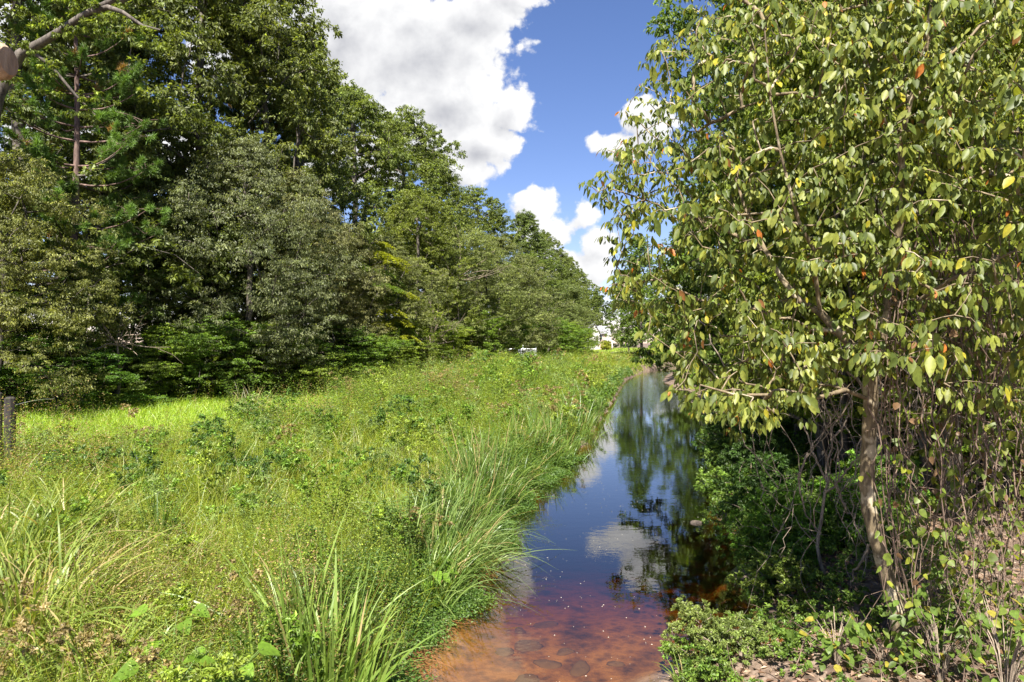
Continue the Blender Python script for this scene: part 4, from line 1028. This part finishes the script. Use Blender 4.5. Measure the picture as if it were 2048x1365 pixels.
# ------------------------------------------------------------------ reed clumps and single plants
def clump(px,py,h,n,w,spread,label,seed,zz=None,col=((.10,.17,.025),(.20,.27,.05)),bend=(.2,.9),tilt=.5,dry_=.08,group='tall grass clumps on the left bank',name='grass_clump',d=None,lean=(0,0)):
    rng=R(seed); 
    if d is None:
        d=8.0
        for _ in range(12): d=(CAMZ-ground((px-1024)/F*d,d))*F/(py-HZ)*.5+d*.5
    x=(px-1024)/F*d; z=ground(x,d)
    a=rng.uniform(0,6.28,n); rr=spread*np.sqrt(rng.uniform(0,1,n)); P=np.stack([np.cos(a)*rr,np.sin(a)*rr,np.full(n,-.04)],1)
    P[:,2]+=tz(x+P[:,0],d+P[:,1])-z
    a2=a+rng.normal(0,.7,n); t=np.abs(rng.normal(0,tilt,n)); D=np.stack([np.cos(a2)*t+lean[0],np.sin(a2)*t+lean[1],np.ones(n)],1)
    L=h*rng.uniform(.55,1.25,n); v=rng.uniform(0,1,(n,1)); c=np.array(col[0])*(1-v)+np.array(col[1])*v
    k=rng.uniform(size=n)<dry_; c[k]=np.array([.42,.33,.15])*rng.uniform(.7,1.1,(k.sum(),1))
    mb=MB(); strips(mb,P,D,L,w*rng.uniform(.6,1.2,n),rng.uniform(bend[0],bend[1],n),c,K=9,twist=rng.normal(0,.7,n))
    o=mb.build(name,M_BLADE,smooth=True); o.location=(x,d,z); tag(o,label,'tall grass',group)
clump(655,1400,1.35,230,.030,.38,'broad bladed upright clump at the bottom centre',201,col=((.12,.20,.03),(.24,.32,.07)),bend=(.05,.75),tilt=.30)
clump(565,1400,.9,90,.028,.26,'shorter clump leaning left beside the broad bladed one',202,bend=(.1,.7))
clump(905,1125,1.6,460,.019,.48,'large arching clump leaning over the water in mid bank',203,col=((.10,.17,.04),(.24,.31,.10)),bend=(.35,1.05),tilt=.5,lean=(.12,0))
clump(850,1190,1.15,240,.018,.38,'arching clump in front of the largest mid bank clump',204,col=((.10,.18,.03),(.24,.31,.09)))
clump(960,1010,1.5,260,.018,.42,'dark tall clump behind the largest mid bank clump',205,col=((.06,.12,.02),(.15,.22,.05)),tilt=.35,bend=(.1,.7))
clump(1000,960,1.15,140,.02,.5,'clump at the water where the bank juts out',206,col=((.06,.13,.02),(.16,.23,.05)),tilt=.35)
clump(130,1100,1.5,260,.020,.35,'arching yellowish clump in the left meadow',207,col=((.14,.19,.03),(.28,.30,.07)),bend=(.5,1.1),dry_=.2)
clump(45,1300,1.75,620,.021,.50,'big arching clump at the lower left picture edge',208,col=((.13,.19,.03),(.30,.34,.07)),bend=(.5,1.15),dry_=.12)
clump(185,1400,1.3,480,.018,.45,'low arching clump in the bottom left corner',209,col=((.13,.20,.03),(.30,.36,.08)),bend=(.6,1.2),dry_=.12)
clump(10,1160,1.6,360,.020,.4,'clump cut by the left picture edge',210,col=((.13,.19,.03),(.26,.30,.07)),bend=(.4,1.1))
clump(590,965,.95,170,.012,.16,'fine bladed pale tuft in the middle of the meadow',211,col=((.16,.20,.05),(.34,.34,.14)),dry_=.3,tilt=.6,bend=(.3,.9))
clump(440,1020,.85,150,.012,.2,'fine tuft left of the meadow middle',212,col=((.13,.19,.04),(.28,.31,.09)),tilt=.6)
clump(312,1110,1.0,40,.026,.10,'narrow dark upright tuft',213,col=((.06,.12,.02),(.12,.19,.03)),bend=(.05,.4),tilt=.15)
clump(500,830,1.4,170,.016,.45,'brown tinged tuft before the wood edge',214,col=((.14,.15,.04),(.28,.24,.10)),dry_=.4,tilt=.45)
clump(1110,880,1.2,170,.022,.6,'reedy clump on the bank below the ridge',215,col=((.07,.14,.02),(.17,.24,.06)),tilt=.3,bend=(.1,.6))
clump(1150,850,1.3,170,.028,.8,'far reedy clump beside the bright water',216,col=((.08,.15,.02),(.18,.25,.06)),tilt=.3,bend=(.1,.6))
clump(1180,812,1.3,150,.036,.9,'farthest reedy clump near the riffle',217,col=((.08,.15,.02),(.18,.25,.06)),tilt=.3,bend=(.1,.6))
clump(700,1230,.6,120,.010,.3,'thin flattened grass behind the bottom centre clump',218,col=((.14,.18,.04),(.30,.30,.10)),bend=(.8,1.3),dry_=.3)
clump(260,1220,.55,120,.011,.35,'thin matted tuft in the lower left meadow',219,col=((.13,.18,.03),(.28,.28,.08)),bend=(.6,1.2),dry_=.3)
clump(790,1080,1.2,90,.022,.25,'small clump beside the feathery weeds',220,bend=(.2,.7))
clump(1368,1372,.42,26,.016,.08,'small green tuft beside the sand spit shrub',221,bend=(.3,.9),tilt=.5,group='tall grass clumps on the left bank')
clump(1060,930,.9,120,.022,.5,'low dark reeds at the bank corner',222,col=((.05,.11,.02),(.13,.20,.04)),tilt=.35)

clump(24,935,.95,150,.014,.35,'grass tuft hiding the foot of the dark post',280,bend=(.1,.6),tilt=.3)
labs=['tall reeds on the bank just above the arching clump','upright reeds between the big clump and the bank corner','reeds at the top of the bank behind the corner','thin reeds before the far bend of the bank',
 'reeds leaning over the water past the corner','upright reeds half way along the bank','scattered reeds on the upper bank slope','reeds close to the bright narrow water','low reeds between the two far clumps','reed patch at the foot of the big arching clump']
for i,((px,py,h,n,w,sp),lab) in enumerate(zip([(930,1060,1.5,150,.02,.35),(985,1000,1.5,140,.022,.4),(1010,930,1.4,140,.022,.5),(1090,915,1.3,120,.024,.5),(1120,905,1.2,110,.024,.5),(1050,900,1.4,140,.022,.6),(940,960,1.3,120,.02,.5),(1150,870,1.3,130,.026,.6),(1170,830,1.3,120,.03,.7),(880,1160,1.2,150,.02,.3)],labs)):
    clump(px,py,h,n,w,sp,lab,260+i,col=((.07,.14,.02),(.19,.26,.05)),tilt=.33,bend=(.15,.85),lean=(.05,0))

def big_leaf_plant(px,py,label,seed,n=8,h=.35,size=.16,w=.8):
    rng=R(seed); d=6.0
    for _ in range(12): d=(CAMZ-.25-ground((px-1024)/F*d,d))*F/(py-HZ)*.5+d*.5
    x=(px-1024)/F*d; z=ground(x,d); root=empty('broadleaf_plant',(x,d,z)); tag(root,label,'plant','big leaved plants on the left bank')
    C=[];D=[]
    for k in range(n):
        a=k*2.4+rng.normal(0,.3); e=np.array([math.cos(a)*.22,math.sin(a)*.22,h*rng.uniform(.8,1.4)]); sb=MB()
        tube(sb,np.array([(0,0,-.03),e*[.3,.3,.7],e]),[.007,.006,.004],5,(.15,.22,.05)); sb.build('stem',M_BLADE,root,smooth=True)
        lb=MB(); heroleaves(lb,e[None]-nrm(np.array([[math.cos(a),math.sin(a),0]]))*.03,np.array([[math.cos(a),math.sin(a),-.25]]),np.array([[0,-.4,1.0]]),[size*rng.uniform(.8,1.3)],[size*w],np.array([[.14,.24,.025]])*rng.uniform(.8,1.2),droop=.2,rows=((.02,.55),(.18,1.0),(.45,.85),(.75,.45)))
        lb.build('leaf',M_HERO,root,smooth=True)
big_leaf_plant(345,1300,'bright heart leaved plant in the lower left meadow',231,7,.45,.17)
big_leaf_plant(465,1350,'heart leaved plant left of the bottom centre clump',232,6,.35,.16)
big_leaf_plant(340,1400,'heart leaved plant at the bottom picture edge',233,6,.4,.2)
big_leaf_plant(865,1160,'heart leaved plant near the waterline',234,9,.35,.17)
def stalk_plant(px,py,h,label,seed,leaf=.1,wid=.035,nl=34,c=(.05,.12,.03),stems=1,name='milkweed',cat='weed',droop=.3,hero=True):
    rng=R(seed); d=9.0
    for _ in range(14): d=(CAMZ-ground((px-1024)/F*d,d))*F/(py-HZ)*.5+d*.5
    x=(px-1024)/F*d; z=ground(x,d); root=empty(name,(x,d,z)); tag(root,label,cat)
    sb=MB(); C=[];D=[]
    for s in range(stems):
        ox,oy=(rng.normal(0,.12,2) if stems>1 else (0,0)); l=rng.normal(0,.12,2); hh=h*rng.uniform(.75,1.1)
        tube(sb,np.array([(ox,oy,-.03),(ox+l[0]*.4*hh,oy+l[1]*.4*hh,hh*.5),(ox+l[0]*hh,oy+l[1]*hh,hh)]),[.007,.006,.003],5,(.12,.15,.04))
        for k in range(nl):
            t=.2+.8*k/nl; a=k*2.4; C.append((ox+l[0]*hh*t,oy+l[1]*hh*t,hh*t)); D.append((math.cos(a),math.sin(a),.35))
    C=np.array(C);D=np.array(D);n=len(C); lb=MB()
    heroleaves(lb,C,D,np.array([0,0,1.0])+rng.normal(0,.15,(n,3)),leaf*rng.uniform(.7,1.2,n),wid*rng.uniform(.8,1.2,n),np.array(c)*rng.uniform(.75,1.3,(n,1)),droop=droop)
    sb.build('stem',M_BLADE,root,smooth=True); lb.build('foliage',M_HERO,root,smooth=True)
stalk_plant(272,985,.62,'single dark green leafy stalk standing in the left meadow',241)
stalk_plant(680,1080,.95,'bright leafy vine covered weed in the centre of the meadow',242,.075,.06,40,(.15,.22,.03),9,'leafy_weed')
stalk_plant(790,1130,1.0,'feathery pale green weed beside the arching clump',243,.13,.022,60,(.16,.24,.07),6,'feathery_weed')
stalk_plant(835,1010,1.15,'tall yellow green feathery weed with rusty tips',244,.12,.02,60,(.24,.27,.05),5,'feathery_weed')
stalk_plant(480,860,1.5,'tall leafy weed standing above the meadow grass',245,.12,.05,40,(.10,.17,.03),6,'leafy_weed')
stalk_plant(1150,905,1.1,'yellow tipped weeds on the bank slope',246,.11,.035,40,(.22,.26,.04),8,'leafy_weed')

# ------------------------------------------------------------------ rocks, specks on the water
def rock(x,y,z,rx,ry,rz,seed,label,name='rock',group=None,c=(.22,.19,.16)):
    rng=R(seed); nu,nv=14,9; V=[]
    ph=rng.uniform(0,6.28,6)
    for j in range(nv+1):
        t=math.pi*j/nv
        for i in range(nu):
            a=2*math.pi*i/nu; s=1+.16*math.sin(2*a+ph[0]+t)+.12*math.sin(3*a+ph[1])*math.sin(2*t+ph[2])+.05*math.sin(5*a+ph[3]+3*t)
            zz=math.cos(t); zz=np.sign(zz)*abs(zz)**.7
            V.append((rx*s*math.sin(t)*math.cos(a),ry*s*math.sin(t)*math.sin(a),rz*zz*s))
    Fc=[(j*nu+i,j*nu+(i+1)%nu,(j+1)*nu+(i+1)%nu,(j+1)*nu+i) for j in range(nv) for i in range(nu)]
    mb=MB(); mb.add(V,Fc,(1,1,1)); o=mb.build(name,plain('stone',c,.8,0,.35,9),smooth=True); o.location=(x,y,z); o.rotation_euler=(0,0,rng.uniform(0,3))
    tag(o,label,'rock',group)
p=at(1392,1045,12.9); rock(p[0],12.9,-.01,.13,.09,.05,301,'grey rock poking out of the shaded water',c=(.14,.11,.085))
GS='flat stones under the shallow water'
for i,(px,py,s,lab) in enumerate([(1055,1262,.20,'dark flat stone under the water left of the stream middle'),(1095,1300,.15,'rounded sunken stone below the darkest flat stone'),
      (1010,1275,.13,'sunken stone nearest the left waterline'),(1180,1345,.13,'dark round stone at the bottom of the picture'),(1050,1335,.18,'wide sunken stone near the bottom left of the water'),
      (1130,1275,.11,'small sunken stone in the stream middle'),(1160,1310,.16,'pale sunken slab in the stream middle'),(1090,1210,.16,'faint sunken slab farther out'),(1230,1300,.09,'small stone on the orange sand'),(1040,1225,.10,'small sunken stone under the cloud reflection')]):
    d=3.45*F/(py-HZ+10); x=(px-1024)/F*d; z=ground(x,d); rock(x,d,z-.004,s,s*.75,.03,310+i,lab,'stone',GS,(.105,.068,.040))

def specks():
    rng=R(131); n=300; y=5.6+rng.uniform(0,1,n)**1.2*11; f=np.clip(.5+.3*np.sin(y*1.1)+rng.normal(0,.22,n),0,1); x=xl(y)+(xr(y)-xl(y))*(.08+.84*f)
    mb=MB(); a=rng.uniform(0,6.28,n); r=.002+.006*rng.uniform(0,1,n)**3
    k=6; th=np.arange(k)/k*2*math.pi
    V=np.stack([x[:,None]+r[:,None]*np.cos(th+a[:,None])*1.3,y[:,None]+r[:,None]*np.sin(th+a[:,None]),np.full((n,k),.004)],-1)
    top=np.stack([x,y,np.full(n,.009)],-1)[:,None]
    V=np.concatenate([V,top],1).reshape(-1,3); Fc=[(j,(j+1)%k,k) for j in range(k)]
    mb.add(V,(np.arange(n)[:,None,None]*(k+1)+np.array(Fc)[None]).reshape(-1,3),(1,1,1))
    tag(mb.build('floating_specks',plain('petal',(.42,.38,.32),.6)),'tiny pale petals and bubbles drifting on the water','specks',kind='stuff')
specks()

# ------------------------------------------------------------------ made things
def box(mb,x0,x1,y0,y1,z0,z1,c=(1,1,1)):
    v=[(x0,y0,z0),(x1,y0,z0),(x1,y1,z0),(x0,y1,z0),(x0,y0,z1),(x1,y0,z1),(x1,y1,z1),(x0,y1,z1)]
    mb.add(v,[(0,3,2,1),(4,5,6,7),(0,1,5,4),(1,2,6,5),(2,3,7,6),(3,0,4,7)],c)
M_POST=bark("weathered_post",(.008,.007,.006),(.05,.038,.032),7)
def post(px,d,top,w,label,seed):
    x=(px-1024)/F*d; z=ground(x,d); H=CAMZ+(HZ-top)/F*d-z; rng=R(seed)
    mb=MB(); zs=[-.3,.2*H,.5*H,.8*H,H-.03,H]; sc=[1,1.0,.98,1.0,.97,.6]
    ns=8; V=[]
    for k,(zz,s) in enumerate(zip(zs,sc)):
        for i in range(ns):
            a=2*math.pi*(i+.5)/ns; sq=1/max(abs(math.cos(a)),abs(math.sin(a)))*.93
            V.append((math.cos(a)*w/2*sq*s+rng.normal(0,.003),math.sin(a)*w/2*sq*s+rng.normal(0,.003),zz))
    Fc=[(k*ns+i,k*ns+(i+1)%ns,(k+1)*ns+(i+1)%ns,(k+1)*ns+i) for k in range(len(zs)-1) for i in range(ns)]
    n=len(V); V.append((0,0,H+.005)); mb.add(V,Fc,(1,1,1)); mb.f.append(np.array([((len(zs)-1)*ns+i,(len(zs)-1)*ns+(i+1)%ns,n) for i in range(ns)]))
    o=mb.build('fence_post',M_POST); o.location=(x,d,z); o.rotation_euler=(rng.normal(0,.02),rng.normal(0,.02),.3)
    tag(o,label,'post','wooden posts at the left edge')
post(21,13.0,794,.19,'dark weathered wooden post with a chamfered top in the meadow',401)
post(-3,12.2,784,.17,'wooden post half cut off by the left picture edge',402)
mb=MB(); P=[at(32,810,13),at(60,803,13.4),at(85,799,14),at(108,798,14.6)]; tube(mb,np.array(P),.005,4); tag(mb.build('wire',plain('wire_metal',(.5,.5,.47),.4,.5)),'thin pale wire running from the dark post into the meadow','wire')

def beam():
    d=1.8; xe=(17-1024)/F*d; zc=CAMZ+(HZ-122)/F*d; t=empty('wooden_rail',(xe-2.2,d,ground(xe-2.2,d))); g=ground(xe-2.2,d); tag(t,'blurry tan wooden rail end poking in at the upper left picture edge','wooden rail')
    mb=MB(); n=12; P=np.array([(-.02+2.22*s,0,zc-g) for s in np.r_[np.linspace(0,.98,n-2),.994,1]]); r=np.full(n,.05); r[-1]=.036; r[-2]=.047; tube(mb,P,r,12,cap=True)
    M=bark("tan_wood",(.20,.14,.085),(.42,.32,.21),22); mb.build('rail',M,t,smooth=False)
    mb=MB(); tube(mb,np.array([(0,0.10,-.3),(0,.10,2),(0,.10,zc-g+.15)]),.06,10,cap=True); mb.build('post',M,t)
beam()

def metal_fence():
    d=60; M=plain('galvanised',(.62,.64,.64),.45,.4,.08); x0=(1018-1024)/F*d; x1=(1072-1024)/F*d; xm=(1046-1024)/F*d
    t=empty('chain_link_fence',(x0,d,ground(x0,d))); tag(t,'pale metal fence frame standing above the weeds at the wood edge','fence'); g=ground(x0,d); top=CAMZ+(HZ-697)/F*d-g
    for x,h in ((x0,top),(xm,top+.28),(x1,top+.12)):
        mb=MB(); tube(mb,np.array([(x-x0,0,-.2),(x-x0,0,h*.5),(x-x0,0,h)]),.05,8,cap=True); mb.build('post',M,t)
    mb=MB(); tube(mb,np.array([(0,.0,top-.06),((x1-x0)/2,0,top-.06),(x1-x0,0,top-.06)]),.045,8,cap=True); mb.build('rail',M,t)
    mb=MB(); box(mb,xm-x0-.42,xm-x0-.12,-.02,.02,top-1.1,top-.1); mb.build('panel',plain('panel_grey',(.55,.58,.62),.5,.1,.1),t)
    mb=MB()
    w=x1-xm; 
    for k in range(-12,26):
        for sg in (-1,1):
            a=np.array([xm-x0+k*.1,0,top-1.3]); b=a+np.array([sg*1.2,0,1.2]); P=np.array([a+(b-a)*s for s in np.linspace(0,1,13)]); q=(P[:,0]>xm-x0)&(P[:,0]<x1-x0)
            if q.sum()>1: tube(mb,P[q],.009,3)
    mb.build('mesh',M,t)
metal_fence()

def house():
    d=150; M_W=plain('white_siding',(.56,.55,.51),.6,0,.06,3); M_T=plain('tan_siding',(.42,.33,.25),.7,0,.1,3); M_R=plain('shingle_roof',(.24,.24,.26),.8,0,.2,2)
    M_G=plain('window_glass',(.05,.06,.08),.1,0,.1,2,.6); M_B=plain('tan_brick',(.40,.30,.2),.8,0,.2,3)
    def X(px): return (px-1024)/F*d
    def Z(py): return CAMZ+(HZ-py)/F*d
    g=Z(698)-.3; x0=X(1193); t=empty('house',(x0,d,g)); tag(t,'white gabled house with grey roof at the far end of the stream','house')
    # gable wing (narrow, white) facing the camera, with its own steep roof
    xa,xb=X(1168)-x0,X(1199)-x0; ze=Z(668)-g; zr=Z(649)-g
    mb=MB(); V=[(xa,0,0),(xb,0,0),(xb,0,ze),((xa+xb)/2+.6,0,zr),(xa,0,ze)]; V+= [(x,7,z) for x,_,z in V]
    mb.add(V,[(0,1,6,5),(1,2,7,6),(4,0,5,9)],(1,1,1)); mb.f.append(np.array([(0,2,1),(0,3,2),(0,4,3),(5,6,7),(5,7,8),(5,8,9)]))
    w=mb.build('wall',M_W,t)
    mb=MB(); a=np.array([xb+.35,-.35,ze-.25]); r=np.array([(xa+xb)/2+.6,-.35,zr+.15]); c=np.array([xa-.35,-.35,ze-.25]); dy=np.array([0,8,0]); th=np.array([0,0,.16])
    for p,q in ((a,r),(r,c)):
        V=[p,q,q+dy,p+dy,p+th,q+th,q+dy+th,p+dy+th]; mb.add(V,[(0,3,2,1),(4,5,6,7),(0,1,5,4),(1,2,6,5),(2,3,7,6),(3,0,4,7)],(1,1,1))
    mb.build('roof',M_R,t)
    # main block to the right
    xc=X(1222)-x0; ze2=Z(667)-g; zr2=Z(653)-g
    mb=MB(); box(mb,xb+.02,xc,1.2,7,0,ze2); mb.build('wall',M_T,t)
    mb=MB(); V=[(xb+.02,.7,ze2-.1),(xc+.3,.7,ze2-.1),(xc-.4,4.2,zr2),(xb+.02,4.2,zr2),(xb+.02,7.6,ze2-.1),(xc+.3,7.6,ze2-.1)]
    V=V+[(x,y,z+.18) for x,y,z in V]; mb.add(V,[(0,1,2,3),(3,2,5,4),(6,9,8,7),(9,10,11,8),(0,6,7,1),(4,5,11,10)],(1,1,1)); mb.f.append(np.array([(0,3,9),(0,9,6)])); mb.build('roof',M_R,t)
    mb=MB(); box(mb,X(1214)-x0,X(1221)-x0,.3,1.18,Z(680)-g,Z(668)-g); mb.build('dormer',M_W,t)
    for (a,b,c2,e) in ((1172,1177,676,664),(1194.5,1196.5,690,681),(1202,1206,679,671)):
        y=-.04 if a<1199 else 1.15
        f=MB(); box(f,X(a)-x0-.06,X(b)-x0+.06,y-.02,y+.03,Z(c2)-g-.06,Z(e)-g+.06); fo=f.build('window',M_W,t)
        q=MB(); box(q,X(a)-x0,X(b)-x0,y-.05,y-.02-.002,Z(c2)-g,Z(e)-g); q.build('pane',M_G,fo)
    mb=MB(); box(mb,X(1200)-x0,X(1209)-x0,-1.2,-1.0,0,Z(688)-g); mb.build('garden_wall',M_B,t)
    # porch
    mb=MB(); box(mb,X(1208)-x0,X(1223)-x0,-1.4,1.18,Z(681)-g,Z(680)-g); mb.build('porch_roof',M_W,t)
    for px in (1209,1213.5,1218,1222.5):
        mb=MB(); box(mb,X(px)-x0-.09,X(px)-x0+.09,-1.35,-1.15,0,Z(681)-g-.01); mb.build('porch_post',M_W,t)
    mb=MB(); box(mb,X(1210)-x0,X(1213)-x0,1.1,1.19,0,Z(686)-g); mb.build('door',M_G,t)
house()
small_shrub(1211,690,146,2.0,1.6,'bright yellow bush in front of the white house','yel',.25,.16,60,60,(1.3,1.2,1),88)

def scrap():
    d=6.1; p=at(100,1280,d); z=ground(p[0],d)+.28; rng=R(500); n=7; V=[];Fc=[]
    for j in range(n):
        for i in range(n): V.append(((i/(n-1)-.5)*.13,(j/(n-1)-.5)*.08,rng.normal(0,.012)+.02*math.sin(i*1.3+j)))
    for j in range(n-1):
        for i in range(n-1): a=j*n+i; Fc.append((a,a+1,a+n+1,a+n))
    c=np.full((n*n,3),(.75,.76,.8)); b=rng.uniform(size=n*n)<.25; c[b]=(.10,.16,.55)
    mb=MB(); mb.add(V,Fc,c); o=mb.build('litter_scrap',M_BLADE); o.location=(p[0],d,p[2]); o.rotation_euler=(.7,.2,.4); tag(o,'crumpled white and blue wrapper caught in the lower left clump','litter')
scrap()
